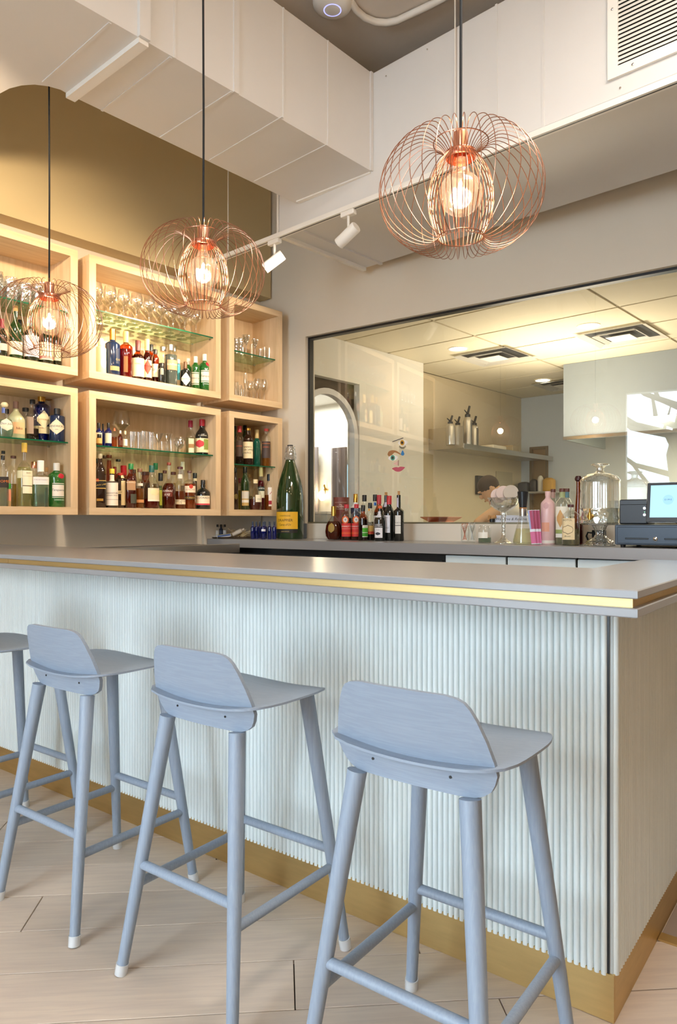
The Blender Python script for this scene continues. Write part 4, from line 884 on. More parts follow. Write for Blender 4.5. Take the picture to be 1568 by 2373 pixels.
# ---- glassware
def ware(kind):
    T = {'tumbler': [(0.020, 0.004), (0.028, 0.0), (0.0295, 0.004), (0.034, 0.095), (0.0325, 0.095), (0.028, 0.012), (0.001, 0.012)],
         'short': [(0.018, 0.003), (0.022, 0.0), (0.0235, 0.003), (0.026, 0.06), (0.0245, 0.06), (0.021, 0.01), (0.001, 0.01)],
         'wine': [(0.001, 0.0), (0.033, 0.0), (0.033, 0.002), (0.008, 0.006), (0.0038, 0.014), (0.0035, 0.075), (0.008, 0.082), (0.028, 0.10), (0.036, 0.125), (0.034, 0.15), (0.029, 0.175), (0.0278, 0.175), (0.0325, 0.15), (0.0345, 0.125), (0.026, 0.102), (0.001, 0.086)],
         'coupe': [(0.001, 0.0), (0.032, 0.0), (0.032, 0.002), (0.008, 0.006), (0.0038, 0.014), (0.0035, 0.08), (0.012, 0.088), (0.036, 0.105), (0.047, 0.135), (0.0455, 0.135), (0.034, 0.107), (0.001, 0.091)],
         'cone': [(0.001, 0.0), (0.032, 0.0), (0.032, 0.002), (0.008, 0.006), (0.0038, 0.014), (0.0035, 0.07), (0.022, 0.105), (0.04, 0.15), (0.0385, 0.15), (0.02, 0.106), (0.001, 0.074)],
         'snifter': [(0.001, 0.0), (0.032, 0.0), (0.032, 0.002), (0.008, 0.006), (0.0042, 0.014), (0.0045, 0.035), (0.02, 0.045), (0.04, 0.07), (0.044, 0.09), (0.038, 0.115), (0.031, 0.13), (0.0298, 0.13), (0.0365, 0.115), (0.0425, 0.09), (0.0385, 0.071), (0.001, 0.043)],
         'flute': [(0.001, 0.0), (0.03, 0.0), (0.03, 0.002), (0.008, 0.006), (0.0038, 0.014), (0.0035, 0.07), (0.014, 0.095), (0.024, 0.14), (0.02, 0.2), (0.0188, 0.2), (0.0228, 0.14), (0.012, 0.097), (0.001, 0.076)],
         'balloon': [(0.001, 0.0), (0.04, 0.0), (0.04, 0.002), (0.009, 0.007), (0.004, 0.016), (0.004, 0.105), (0.01, 0.112), (0.055, 0.15), (0.05, 0.19), (0.036, 0.235), (0.0348, 0.235), (0.0488, 0.19), (0.0535, 0.151), (0.001, 0.117)]}
    return T[kind]
WM = {}
def glassware(kind, Z, x, yt, shelf, depth, name, cat, label, group, mat='ware', sc=None, w=None):
    pr = ware(kind); H = max(z for _, z in pr); R = max(r for r, _ in pr); s = Spot(Z, x, shelf, depth)
    k0 = (w*s.m/2/R) if w else (s.h(yt)/H)
    s = Spot(Z, x, shelf, free_depth(Z, x, 0, shelf, depth, R*k0)); k = (s.h(yt)/H) if yt is not None else sc
    kx = (w*s.m/2/R) if w else k
    key = (kind, mat)
    if key not in WM: WM[key] = MB().lathe(pr, 18, close=False).mesh(name, M[mat], True)
    o = put(name, WM[key], None, s.mw @ Matrix.Diagonal((kx, kx, k, 1)))
    return tag(o, label, cat, group)
ORD = ('first', 'second', 'third', 'fourth', 'fifth', 'sixth', 'seventh', 'eighth', 'ninth', 'tenth', 'eleventh', 'twelfth')
for row, dep, off in ((0, 0.085, 0), (1, 0.175, 14), (2, 0.255, -8)):
    for i in range(10):
        s0 = 2.235+TH+0.048+i*0.0975; lx = s0 + (0.022 if row == 1 else 0)
        if lx > 3.268-TH-0.04: continue
        p = CAB.w(lx, dep, SHZ['MU'])
        if ('coupe', 'clear') not in WM: WM['coupe', 'clear'] = MB().lathe(ware('wine'), 18, close=False).mesh('stem_glass', M['ware'], True)
        o = put('stem_glass', WM['coupe', 'clear'], None, Matrix.Translation(p) @ Matrix.Diagonal((1.18, 1.18, 1.05, 1)))
        tag(o, 'stemmed glass on the bright upper shelf, %s rank, %s from the pendant over the wine' % (('front', 'middle', 'rear')[row], ORD[i]), 'glass', 'stem glasses on the upper shelf')
del WM['coupe', 'clear']
k_ = 0
for dep in (0.075, 0.16, 0.245):
    for i in range(5):
        lx = 1.62+i*0.083
        p = CAB.w(lx+(0.03 if dep == 0.16 else 0), dep, SHZ['LU'])
        if ('ct', 0) not in WM: WM['ct', 0] = MB().lathe([(0.026, 0.004), (0.034, 0.0), (0.036, 0.004), (0.039, 0.118), (0.0375, 0.118), (0.034, 0.014), (0.001, 0.014)], 24, flute=0.02, nf=12, close=False).mesh('crystal_tumbler', M['crystal'], True)
        tag(put('crystal_tumbler', WM['ct', 0], None, Matrix.Translation(p) @ Matrix.Diagonal((1, 1, 1.0+0.12*((i*7+k_) % 3), 1))), 'cut crystal tumbler above the wine, %s row, %s from the inner side board' % ({0.075: 'front', 0.16: 'middle', 0.245: 'rear'}[dep], ORD[4-i]), 'glass', 'crystal tumblers above the wine')
        k_ += 1
glassware('balloon', 'D', 462, 240, 'ML', 0.21, 'wine_glass', 'glass', 'large balloon wine glass rising behind the dropper bottles', None)
for n_, (x, y, dep) in enumerate(sorted(((578, 462, .10), (622, 465, .2), (655, 470, .11), (700, 455, .15), (735, 462, .22), (780, 470, .10), (560, 490, .22), (815, 500, .2)))):
    glassware('tumbler', 'D', x, y, 'ML', dep, 'tumbler', 'glass', 'plain clear tumbler on the middle glass shelf, %s counted from the dropper bottles' % ORD[n_], 'tumblers on the lower shelf', w=62)
glassware('cone', 'D', 862, 480, 'ML', 0.11, 'cocktail_glass', 'glass', 'conical cocktail glass next to the tumblers', None)
glassware('cone', 'D', 962, 485, 'ML', 0.11, 'cocktail_glass', 'glass', 'conical cocktail glass next to the round snifter', None)
glassware('short', 'D', 910, 570, 'ML', 0.2, 'shot_glass', 'glass', 'low glass between and behind the two conical cocktail glasses', None)
glassware('short', 'D', 1012, 540, 'ML', 0.19, 'shot_glass', 'glass', 'low glass behind the snifter', None)
glassware('snifter', 'D', 1088, 525, 'ML', 0.11, 'snifter', 'glass', 'round snifter glass beside the red-capped spirit bottle', None)
for x, y, w, lab in ((490, 585, 62, 'fluted clear tumbler at the edge of the narrow upper shelf'), (545, 575, 60, 'fluted clear tumbler second on the narrow upper shelf'), (615, 545, 118, 'tall flared glass on the narrow upper shelf'), (732, 600, 104, 'flared glass beside the small tumblers on the narrow shelf')):
    glassware('cone' if w > 90 else 'tumbler', 'E', x, y, 'RU', 0.10, 'drinking_glass', 'glass', lab, None, 'crystal', w=w)
for n_, (x, y, dep) in enumerate(sorted(((800, 722, .08), (855, 702, .14), (915, 712, .1), (948, 735, .2), (690, 660, .21), (570, 620, .23)))):
    glassware('short', 'E', x, y, 'RU', dep, 'shot_glass', 'glass', 'small plain tumbler on the narrow upper shelf, %s from its lit side board' % ORD[n_], 'small tumblers on the narrow shelf', w=58)
for x, y, kd, lab in ((605, 1035, 'flute', 'tall champagne flute in the narrow upper box'), (668, 1140, 'wine', 'small wine glass beside the flute'), (758, 1105, 'wine', 'larger wine glass in the narrow upper box'), (850, 1118, 'wine', 'last wine glass by the side board of the narrow upper box')):
    glassware(kd, 'E', x, y, 'RU0', 0.10, 'stem_glass', 'glass', lab, None, w=104 if kd == 'wine' else 70)
for n_, (x, y, dep) in enumerate(sorted(((488, 1150, .09), (535, 1190, .12), (560, 1240, .07), (505, 1230, .2), (620, 1200, .22), (715, 1170, .22), (800, 1180, .22)))):
    glassware('tumbler', 'E', x, y, 'RU0', dep, 'tumbler', 'glass', 'small clear glass on the narrow upper box base, %s from the lit side board' % ORD[n_], 'small glasses in the narrow box', w=62)

# ================================================================ back bar
CZ = 1.07
def wl_left(y): return -0.06*(-y)/0.57-0.02*0
bc = thing('back_counter', 'grey stone back counter under the kitchen window', 'counter', WAL.mat())
q = MB(); q.prism([(0.034, -0.003), (4.05, -0.003), (4.05, -0.57), (-0.024, -0.57)], CZ-0.06, CZ); q.build('slab', M['stone'], bc)
def xfront(px): return WAL.hit(px, -0.55)[0]
xs = [xfront(1030), xfront(1173), xfront(1335), xfront(1500), xfront(1680)]
fr_ = thing('bar_fridge', 'black under-counter fridge with steel handles below the back counter', 'fridge', WAL.mat())
q = MB(); q.box(0.06, xs[0]-0.004, -0.52, -0.02, 0.05, CZ-0.062); q.build('body', M['black'], fr_)
for i in range(2):
    w_ = (xs[0]-0.08)/2
    q = MB(); q.bevbox(0.066+i*w_, 0.06+(i+1)*w_, -0.545, -0.522, 0.1, CZ-0.10, 0.003); dr = q.build('door', pbr('fridge_black', lin('#2a2d31'), 0.2, var=0.05), fr_)
    q = MB(); q.tube([(0.1+i*w_, -0.565, CZ-0.14), (0.02+(i+1)*w_, -0.565, CZ-0.14)], 0.008, 8); q.build('handle', M['steel'], dr, True)
blue = pbr('pale_blue_cabinet_paint', lin('#cfdfe6'), 0.45, var=0.02)
ordn = ('beside the fridge', 'with a dark joint on both sides', 'behind the bar corner', 'behind the bar return')
for i in range(4):
    c_ = thing('base_cabinet', 'pale blue base cabinet under the back counter, ' + ordn[i], 'cabinet', WAL.mat(), 'pale blue base cabinets')
    q = MB(); q.box(xs[i]+0.004, xs[i+1]-0.004, -0.53, -0.02, 0.05, CZ-0.062); q.build('body', M['black'], c_)
    q = MB(); q.bevbox(xs[i]+0.006, xs[i+1]-0.006, -0.55, -0.531, 0.1, CZ-0.068, 0.002); q.build('door', blue, c_)
st_ = thing('steel_work_station', 'low dark steel work station along the wall under the bottle shelves', 'counter', CAB.mat())
q = MB(); q.bevbox(2.1, 3.32, -0.15, WALL_Y-0.002, 0.1, 1.03, 0.004); q.build('body', pbr('dark_steel', lin('#70757b'), 0.35, 0.8, var=0.05), st_)
q = MB(); q.bevbox(2.11, 3.31, -0.165, -0.15, 0.98, 1.045, 0.003); q.build('front_rim', M['steel'], st_)

# champagne
bottle('F', 1108, 530, 330, 'C', -0.22, 'giant green champagne bottle with yellow label standing on the back counter', 'dkgreen', ('#3a5c2a', .72), ('black', 560), (1040, 720), 88, 2,
       [(945, 1198, 1340, 1545, '#eab528', {'text': [('CHAMPAGNE', 1388, 24, '#7a5a18'), ('DRAPPIER', 1442, 46, '#3a2c14'), ("Carte d'Or", 1495, 36, '#4a3818', 1)]}), (948, 1196, 1548, 1592, '#1d1d1c', {'text': [('REIMS FRANCE', 1575, 16, '#c8b06a')]})], cat='bottle',
       prof=lambda r, H, zc: [(r*.6, 0), (r*.94, 0), (r, .01), (r*1.0, H*.40), (r*.985, H*.46), (r*.93, H*.53), (r*.8, H*.62), (r*.6, H*.71), (r*.42, H*.79), (r*.32, H*.84), (r*.29, H*.87), (r*.27, zc)], capw=0.82)
s_ = Spot('F', 1112, 'C', -0.22)
q = MB(); q.lathe([(0.041, s_.h(712)), (0.046, s_.h(690)), (0.042, s_.h(660)), (0.045, s_.h(640)), (0.040, s_.h(610)), (0.037, s_.h(585)), (0.036, s_.h(545))], 18, flute=0.05, nf=7, close=False)
fo = q.build('foil_wrap', thin('crinkled_plastic', (0.85, 0.84, 0.82), 0.25, 0.6, 1.5, rough=0.15, frost=0.25, cut=60), [o for o in COL.objects if o.type == 'EMPTY' and o.get('label', '').startswith('giant green')][0], True)
bx = Spot('F', 1255, 'C', -0.06)
q = MB(); q.bevbox(-0.03, 0.035, -0.03, 0.03, 0, bx.h(1480), 0.003); tag(q.build('dark_box', flat('#57616b', 0.4), None, False, bx.mw), 'small slate grey box half hidden behind the champagne bottle', 'box')
# cobalt spray bottles
for i, (x, yt, dep, lab) in enumerate(((655, 1455, -.40, 'cobalt blue spray bottle next to the tray'), (700, 1458, -.36, 'cobalt blue spray bottle second from the tray'), (742, 1456, -.30, 'cobalt blue spray bottle behind the labelled one'), (785, 1462, -.42, 'cobalt blue spray bottle with a white label, in front'), (803, 1456, -.31, 'cobalt blue spray bottle just behind the labelled one'), (860, 1455, -.36, 'cobalt blue spray bottle between the labelled one and the champagne'), (917, 1455, -.33, 'cobalt blue spray bottle touching the champagne bottle'))):
    bottle('F', x, yt, 52, 'C', dep, lab, 'cobalt', None, ('#24304a', 1500), (1530, 1508), 22, 2, [(760, 810, 1548, 1575, '#e8eaf4')] if i == 3 else (), 'cobalt blue spray bottles', name='spray_bottle', capw=1.0)
# tray with bits and pieces
ts = Spot('F', 412, 'C', -0.40); mm = ts.m
tr = thing('serving_tray', 'oval dark metal tray at the end of the back counter', 'tray', ts.mw)
q = MB(); q.lathe([(0.9, 0.001), (0.93, 0.003), (0.99, 0.012), (1.0, 0.013), (0.985, 0.014), (0.92, 0.006), (0.01, 0.005)], 40, close=False)
q.v = [(a*0.165, b_*0.10, z) for a, b_, z in q.v]; q.build('dish', pbr('bronze_tray', lin('#8a7a68'), 0.3, 0.9, var=0.1), tr, True)
for (x, y, lab) in ((-0.118, 0.02, 'small glass vial at the outer end of the tray'), (-0.09, 0.035, 'small dark vial second on the tray'), (-0.062, 0.04, 'small clear vial nearest the printed cards')):
    o = put('vial', MB().lathe([(0.010, 0.0), (0.012, 0.002), (0.012, 0.052), (0.006, 0.06), (0.006, 0.066)], 12).mesh('vial', GL['clear'] if x != -0.09 else GL['navy'], True), None, ts.mw @ TR(x, y, 0.0075) @ Matrix.Diagonal((1.25, 1.25, 1.25, 1))); tag(o, lab, 'vial', 'vials on the tray')
    q = MB(); q.lathe([(0.0075, 0.066), (0.0075, 0.08), (0.006, 0.082)], 10); q.build('cap', M['black'], o, True)
    q = MB(); q.lathe([(0.0124, 0.008), (0.0124, 0.045)], 12, close=False); q.build('label', flat('#dfe2e4' if x != -0.09 else '#3a4a6a'), o, True)
cdk = thing('card_box', 'small white, blue and yellow printed card box lying on the tray', 'box', ts.mw @ TR(-0.075, -0.02, 0.02) @ Matrix.Rotation(0.25, 4, 'Z') @ Matrix.Rotation(-0.12, 4, 'Y'))
q = MB(); q.bevbox(-0.055, 0.055, -0.035, 0.035, -0.010, 0.012, 0.001); q.build('body', flat('#e9ecef'), cdk)
q = MB(); q.box(-0.05, 0.05, -0.0358, -0.035, -0.002, 0.011); q.build('print', flat('#5a78b8'), cdk)
q = MB(); q.box(-0.045, 0.04, -0.034, 0.03, 0.0121, 0.0126); q.build('print', flat('#d8cf6a'), cdk)
q = MB(); rnd = random.Random(3)
for k in range(75):
    a = rnd.uniform(0, math.pi); c0 = Vector((0.05+rnd.uniform(-.05, .06), rnd.uniform(-.03, .03), rnd.uniform(.010, .03))); L_ = rnd.uniform(.03, .075)
    dv = Vector((math.cos(a), math.sin(a)*0.5, rnd.uniform(-.1, .9))).normalized()*L_
    q.tube([c0, c0+dv*0.5+Vector((0, 0, .008)), c0+dv+Vector((rnd.uniform(-.01, .01), 0, .004))], 0.0021, 4)
    if q.v and min(p[2] for p in q.v[-12:]) < 0.007: pass
tag(q.build('raffia_nest', pbr('straw_raffia', lin('#e6d3a4'), 0.8, var=0.2), None, False, ts.mw), 'tangle of straw-coloured raffia heaped on the tray', 'raffia', None, 'stuff')
o = put('spray_can', MB().lathe([(0.016, 0), (0.017, .002), (0.017, .075), (0.008, .085), (0.008, .1)], 14).mesh('spray_can', flat('#d9cdbb'), True), None, ts.mw @ TR(0.0, -0.055, 0.03) @ Matrix.Rotation(1.1, 4, 'Y')); tag(o, 'cream tube lying tilted on the raffia of the tray', 'tube')
for Z_, x_, w_, dp_ in (('I', 597, 400, -.33), ('G', 395, 204, -.10), ('F', 1255, 90, -.06), ('H', 920, 120, -.35)):
    s_ = Spot(Z_, x_, 'C', dp_); PLACED.setdefault('C', []).append((s_.X, s_.Y, w_*s_.m/2))
# row of bottles before the window
def xo(r, H, zc): return [(r*.45, 0), (r*.7, .004), (r*.95, H*.12), (r, H*.26), (r*.92, H*.42), (r*.62, H*.58), (r*.32, H*.68), (r*.27, H*.72), (r*.30, zc)]
t_ = bottle('G', 297, 410, 212, 'C', -0.20, 'fluted round cognac decanter with gold collar and medallion', 'clear', ('#7a2a10', .55), ('gold', 530), None, 60, 2, [(230, 305, 625, 752, '#a88a3c', {'shape': 'round', 'eps': 0.004})], prof=xo, flute=(0.05, 18), name='decanter', cat='decanter', capw=1.1)
s_ = Spot('G', 395, 'C', -0.10)
cn = thing('gift_canister', 'tall brown cylindrical whisky canister with pale lettering', 'canister', s_.mw)
rc = 102*s_.m; Hc = s_.h(295); cpr = [(rc, 0), (rc, Hc-0.002)]
q = MB(); q.lathe([(rc, 0), (rc, Hc-0.004), (rc*1.02, Hc-0.004), (rc*1.02, Hc), (rc*.9, Hc)], 28); q.build('body', flat('#7a4034', 0.5), cn, True)
for st, ty, th, sl_ in (('SINGLE MALT SCOTCH WHISKY', 362, 17, 0), ('The', 392, 24, 1), ('BALVENIE', 418, 34, 0), ('DoubleWood', 446, 22, 1)):
    vs, fs = wrap_text(st, cpr, 2, -math.pi/2-0.1, s_.h(ty), min(th*s_.m*0.7, 1.7*rc/glyphs(st)[2]), 0.0008, 0.25*sl_); MB().add(vs, fs).build('lettering', flat('#e6d3bd'), cn)
AML = lambda xl, xr, xc: [(xl, xr, 630, 802, '#d8322e', {'text': [('AMARETTO', 672, 30, '#f6e6d8')], 'bands': [(700, 704, '#f0b8a0'), (745, 770, '#e4572e')]}), (xc-44, xc+44, 532, 640, '#e4692e', {'shape': 'round', 'eps': 0.0012}), (xc-28, xc+28, 550, 622, '#e9e0d4', {'shape': 'round', 'eps': 0.0018}), (xc-12, xc+12, 570, 598, '#9a9aa4', {'shape': 'round', 'eps': 0.0024})]
bottle('G', 463, 385, 132, 'C', -0.22, 'bittersweet liqueur bottle with red cap and red label, next to the decanter', 'clear', ('#5a3020', .62), ('#c22a38', 430), (520, 470), 56, 3, AML(400, 527, 448))
bottle('G', 592, 382, 124, 'C', -0.21, 'bittersweet liqueur bottle with red cap, second of the matching pair', 'clear', ('#5a3020', .62), ('#c22a38', 430), (520, 470), 54, 3, AML(534, 650, 588))
bottle('G', 580, 250, 130, 'C', -0.09, 'tall bottle with gold capsule behind the matching red pair', 'navy', None, ('gold', 355), (440, 375), 52, 2, [(545, 615, 360, 430, '#e9eaea')])
bottle('G', 695, 264, 104, 'C', -0.08, 'tall clear bottle with black cap behind the coffee bean bottle', 'clear', ('#c8c4b0', .3), ('black', 342), (450, 360), 52)
bottle('G', 678, 395, 124, 'C', -0.26, 'coffee bean liqueur bottle with green label', 'amber', ('#4a2010', .6), ('black', 470), (570, 500), 50, 2, [(668, 738, 655, 808, '#efeee0', {'text': [('CHATA', 680, 18, '#2a4a2a')], 'bands': [(690, 748, '#4fae2f'), (755, 800, '#3f9a2c')]})])
cb = [o for o in COL.objects if o.type == 'EMPTY' and o.get('label', '').startswith('coffee bean liqueur')][0]
s_ = Spot('G', 678, 'C', -0.26); q = MB(); rnd = random.Random(5); rb = 124*s_.m/2
for k in range(60):
    a = rnd.uniform(0, 2*math.pi); z = rnd.uniform(s_.h(770), s_.h(560)); rr_ = rb*rnd.uniform(.5, .82)*(1 if z < s_.h(600) else .75)
    c = Vector((rr_*math.cos(a), rr_*math.sin(a), z)); q.lathe([(0.001, -.0055), (.0045, -.003), (.0055, 0), (.0045, .003), (.001, .0055)], 6, cx=c.x, cy=c.y, cz=c.z)
tag(q.build('coffee_beans', flat('#7a3f1c', 0.35), cb, True), None, None, None, 'stuff')
bottle('G', 768, 365, 102, 'C', -0.20, 'clear liqueur bottle tied with crossed twine, colourful label', 'clear', ('#20160e', .28), ('black', 432), (540, 450), 48, 2, [(738, 815, 660, 772, '#d3a85a', {'bands': [(735, 770, '#c4442e')]}), (745, 765, 440, 470, '#d8953a')])
tw = [o for o in COL.objects if o.type == 'EMPTY' and o.get('label', '').startswith('clear liqueur bottle tied')][0]
s_ = Spot('G', 768, 'C', -0.20); rt = 51*s_.m+0.001
for sg in (1, -1):
    q = MB(); q.tube([(rt*math.cos(-math.pi/2+sg*a), rt*math.sin(-math.pi/2+sg*a), s_.h(560)+(s_.h(660)-s_.h(560))*(a+.9)/1.8) for a in [-.9+k*.18 for k in range(11)]], 0.0009, 4); q.build('twine', flat('#e2d8b8'), tw)
bottle('G', 832, 258, 92, 'C', -0.08, 'tall clear bottle with black cap and a blue neck sticker', 'clear', ('#c8c4b8', .4), ('black', 340), (480, 360), 50, 2, [(818, 850, 360, 402, '#2f7ad0')])
bottle('G', 885, 264, 132, 'C', -0.13, 'amber port bottle with red capsule and white label, behind the white port', 'amber', ('#7a3a10', .62), ('#b8303c', 375), (500, 385), 54, 2, [(820, 890, 532, 750, '#e9e8e6', {'text': [('PORTO', 560, 22, '#5a5a62')]})])
bottle('G', 897, 404, 144, 'C', -0.26, 'black dessert wine bottle with orange cap and a rabbit drawing label', 'black', None, ('#d8622c', 432), (590, 500), 50, 2, [(830, 928, 688, 818, '#f0eff4', {'text': [('ROSE', 716, 18, '#7a7a84')]}), (832, 926, 638, 684, '#1c1e22', {'text': [('RABBIT', 650, 30, '#e9e9ee'), ('VIDONIA', 673, 30, '#e9e9ee')]}), (840, 900, 745, 785, '#3a3a40', {'shape': 'round', 'eps': 0.0012}), (870, 906, 475, 555, '#d9d9e0')])
bottle('G', 975, 228, 110, 'C', -0.09, 'dark port bottle with a bare cork and a pale neck strip, second row', 'black', None, ('cork', 268), (470, 350), 44, 2, [(952, 985, 358, 420, '#c9c2d2')], capw=0.85)
bottle('G', 1016, 274, 140, 'C', -0.22, 'black sherry bottle with red capsule and white label', 'black', None, ('#c22c38', 380), (520, 390), 58, 2, [(948, 1026, 528, 752, '#e4e4ec', {'text': [('Jerez', 556, 22, '#5a5a62'), ('XEREZ', 690, 24, '#6a6a72')]})])
bottle('G', 1140, 212, 134, 'C', -0.20, 'tall black port bottle with a bare cork, last of the row by the sill', 'black', None, ('cork', 264), (480, 430), 52, 2, [(1094, 1165, 528, 764, '#e2e0da', {'text': [('PORTO', 625, 34, '#3a3a3a')], 'bands': [(655, 662, '#2a2a2a')]}), (1105, 1135, 300, 420, '#c9c2d8')], capw=0.62)
# picks in small glasses
def picks(x, yt, dep, metal, lab1, lab2):
    s = Spot('H', x, 'C', dep); H = s.h(650); R = 35*s.m
    o = put('pick_glass', MB().lathe([(R*.8, .006), (R*.92, 0), (R, .004), (R*1.05, H), (R*.98, H), (R*.9, .014), (.001, .014)], 18, close=False).mesh('pick_glass', M['clear'], True), None, s.mw); tag(o, lab1, 'glass')
    bnd = thing('cocktail_picks', lab2, 'picks', s.mw); rnd = random.Random(int(x))
    for k in range(12):
        a = 2*math.pi*k/12; t0 = Vector((R*.5*math.cos(a+2.6), R*.5*math.sin(a+2.6), .016)); t1 = Vector((R*.82*math.cos(a), R*.82*math.sin(a), s.h(yt)-rnd.uniform(.0, .012)))
        q = MB(); q.tube([t0, t1], .0011, 5); q.lathe([(.001, -.003), (.003, 0), (.001, .003)], 6, cx=t1.x, cy=t1.y, cz=t1.z); q.build('pick', M[metal], bnd, True)
picks(232, 630, -.22, 'copper', 'small clear glass holding copper picks', 'bunch of copper cocktail picks')
picks(302, 622, -.22, 'steel', 'small clear glass holding steel picks', 'bunch of steel cocktail picks')
bottle('H', 424, 648, 124, 'C', -0.24, 'low clear jar with a white label beside the pick glasses', 'clear', ('#b8c8b8', .3), None, (700, 655), 96, 2, [(360, 450, 714, 770, '#eceadf')], name='jar', cat='jar')
# crystal compote with coasters
s_ = Spot('H', 603, 'C', -0.30); m_px = s_.m; R = 148*m_px
cpz = [(.001, 0), (95*m_px, 0), (95*m_px, .004), (40*m_px, s_.h(785)), (20*m_px, s_.h(760)), (17*m_px, s_.h(690)), (24*m_px, s_.h(560)), (30*m_px, s_.h(545)), (24*m_px, s_.h(520)), (70*m_px, s_.h(500)), (R*.85, s_.h(455)), (R, s_.h(385)), (R*.96, s_.h(385)), (R*.8, s_.h(455)), (60*m_px, s_.h(490)), (.001, s_.h(495))]
o = put('crystal_compote', MB().lathe(cpz, 36, flute=0.03, nf=12, close=False).mesh('crystal_compote', M['crystal'], True), None, s_.mw); tag(o, 'cut crystal footed bowl holding round mirror coasters', 'bowl')
for i, (dx, dz, tl, ya, cc, lab) in enumerate(((-62, 355, 0.55, -0.1, '#c4aea6', 'rose mirror coaster leaning at the back of the crystal bowl'), (0, 330, 0.25, 0.0, '#b9a298', 'rose mirror coaster leaning in the middle of the crystal bowl'), (85, 325, -0.25, -0.35, '#b0a596', 'grey brown coaster leaning at the front of the crystal bowl'))):
    q = MB(); rr_ = 72*m_px; q.lathe([(rr_*.97, -.002), (rr_, 0), (rr_*.97, .002)], 30)
    o = q.build('coaster', pbr('coaster_%d' % i, lin(cc), 0.35, 0.0, var=0.05), None, True, s_.mw @ TR(dx*m_px*.8, (0.02-0.02*i), s_.h(dz+10)) @ Matrix.Rotation(tl, 4, 'Y') @ Matrix.Rotation(math.radians(75), 4, 'X'))
    tag(o, lab, 'coaster', 'coasters in the crystal bowl')
# script sign stuck to the bottom of the pane
x0, Y, z0 = WAL.hit(U('H', 530, 0)[0], 0.056, U('H', 0, 650)[1]); x1, Y, z1 = WAL.hit(U('H', 832, 0)[0], 0.056, U('H', 0, 560)[1])
sg = thing('script_sign', 'pale paper sign in black script standing against the window behind the crystal bowl', 'sign', WAL.mat(0, 0.03, 0))
q = MB(); q.box(x0, x1+0.06, 0, 0.0015, 1.2, z1+0.005); q.build('paper', flat('#cdd3e0', 0.6), sg)
text_plate('lettering', 'We serve & Reserve', 0.045, (x1-x0)*0.98, (x0+x1)/2+0.01, -0.0008, (1.2+z1)/2, flat('#2a3040'), sg, 0.35)
# corks in a dark stopper box on the sill
s_ = Spot('H', 495, 'C', -0.03)
ck = thing('cork_pot', 'little black pot of wire-caged corks on the sill ledge', 'pot', WAL.mat(WAL.hit(s_.px, 0.02)[0], 0.02, 1.2) )
q = MB(); q.lathe([(.016, 0), (.018, .002), (.018, .022)], 14); q.build('pot', M['black'], ck, True)
for dx, dz, ry in ((-.018, .03, .4), (.012, .034, 1.2)):
    q = MB(); q.lathe([(.010, -.014), (.011, 0), (.013, .012), (.010, .016)], 12); q.build('cork', M['cork'], ck, True, TR(dx, -0.004, dz) @ Matrix.Rotation(ry, 4, 'Y'))
# conical flask with black jigger stopper
s_ = Spot('H', 790, 'C', -0.33); m1 = s_.m
fk = thing('conical_flask', 'conical glass flask of pale cordial with a black funnel stopper', 'flask', s_.mw)
fpr = [(85*m1, 0), (95*m1, .004), (96*m1, s_.h(785)), (36*m1, s_.h(570)), (34*m1, s_.h(485)), (38*m1, s_.h(480))]
q = MB(); q.lathe(fpr, 28); q.build('glass_body', M['clear'], fk, True)
q = MB(); q.lathe([(92*m1, .004), (93*m1, s_.h(785)), (66*m1, s_.h(680))], 24); q.build('liquid', liquid('#efeed6'), fk, True)
q = MB(); q.lathe([(35.5*m1, s_.h(560)), (36*m1, s_.h(490))], 24, close=False); q.build('collar', M['steel'], fk, True)
q = MB(); q.lathe([(35*m1, s_.h(490)), (35*m1, s_.h(478)), (52*m1, s_.h(345)), (53*m1, s_.h(330)), (48*m1, s_.h(325))], 24); q.build('stopper', M['black'], fk, True)
q = MB(); q.lathe([(37*m1, s_.h(488)), (37.5*m1, s_.h(480))], 24, close=False); q.build('band', flat('#c98a4a'), fk, True)
# three upright cartons
for i, (xb, xt, lab) in enumerate(((893, 858, 'pink and blue upright carton leaning by the flask'), (920, 893, 'pink and blue upright carton in the middle of three'), (946, 925, 'pink and blue upright carton beside the pink bottle'))):
    s_ = Spot('H', xb, 'C', -0.36+0.025*i); m1 = s_.m; h = s_.h(508)
    sh_ = Matrix.Rotation(-math.atan((xb-xt)*m1/h), 4, 'Y')
    c_ = thing('slim_carton', lab, 'carton', s_.mw @ TR(0, 0, 0.004) @ sh_, 'pink and blue cartons')
    q = MB(); q.box(-22*m1, 22*m1, -.012, .012, h*.40, h*.985); q.build('upper_sleeve', flat('#a84a6c'), c_)
    q = MB(); q.box(-22.4*m1, -8*m1, -.0126, .0122, h*.40, h*.98); q.build('side_stripe', flat('#9fb0dc'), c_)
    q = MB(); q.box(-22*m1, 22*m1, -.012, .012, h*.02, h*.40); q.build('lower_sleeve', flat('#cf6f9c'), c_)
    q = MB(); q.box(-22.5*m1, 22.5*m1, -.0128, .0128, h*.36, h*.44); q.build('white_band', flat('#dfe2ee'), c_)
    for z0_, z1_ in ((0, h*.02), (h*.985, h)):
        q = MB(); q.box(-22*m1, 22*m1, -.0122, .0122, z0_, z1_); q.build('end_flap', flat('#dfe2ee'), c_)
bottle('H', 1027, 325, 132, 'C', -0.30, 'matte pink bottle with copper label and embossed flower', 'pink', None, ('#d9b5b4', 362), (450, 385), 46, 2, [(972, 1040, 622, 708, '#d79a80'), (985, 1035, 430, 495, '#c9a2a4', {'shape': 'round'}), (962, 1092, 792, 820, '#d8d2c8')], capw=1.15)
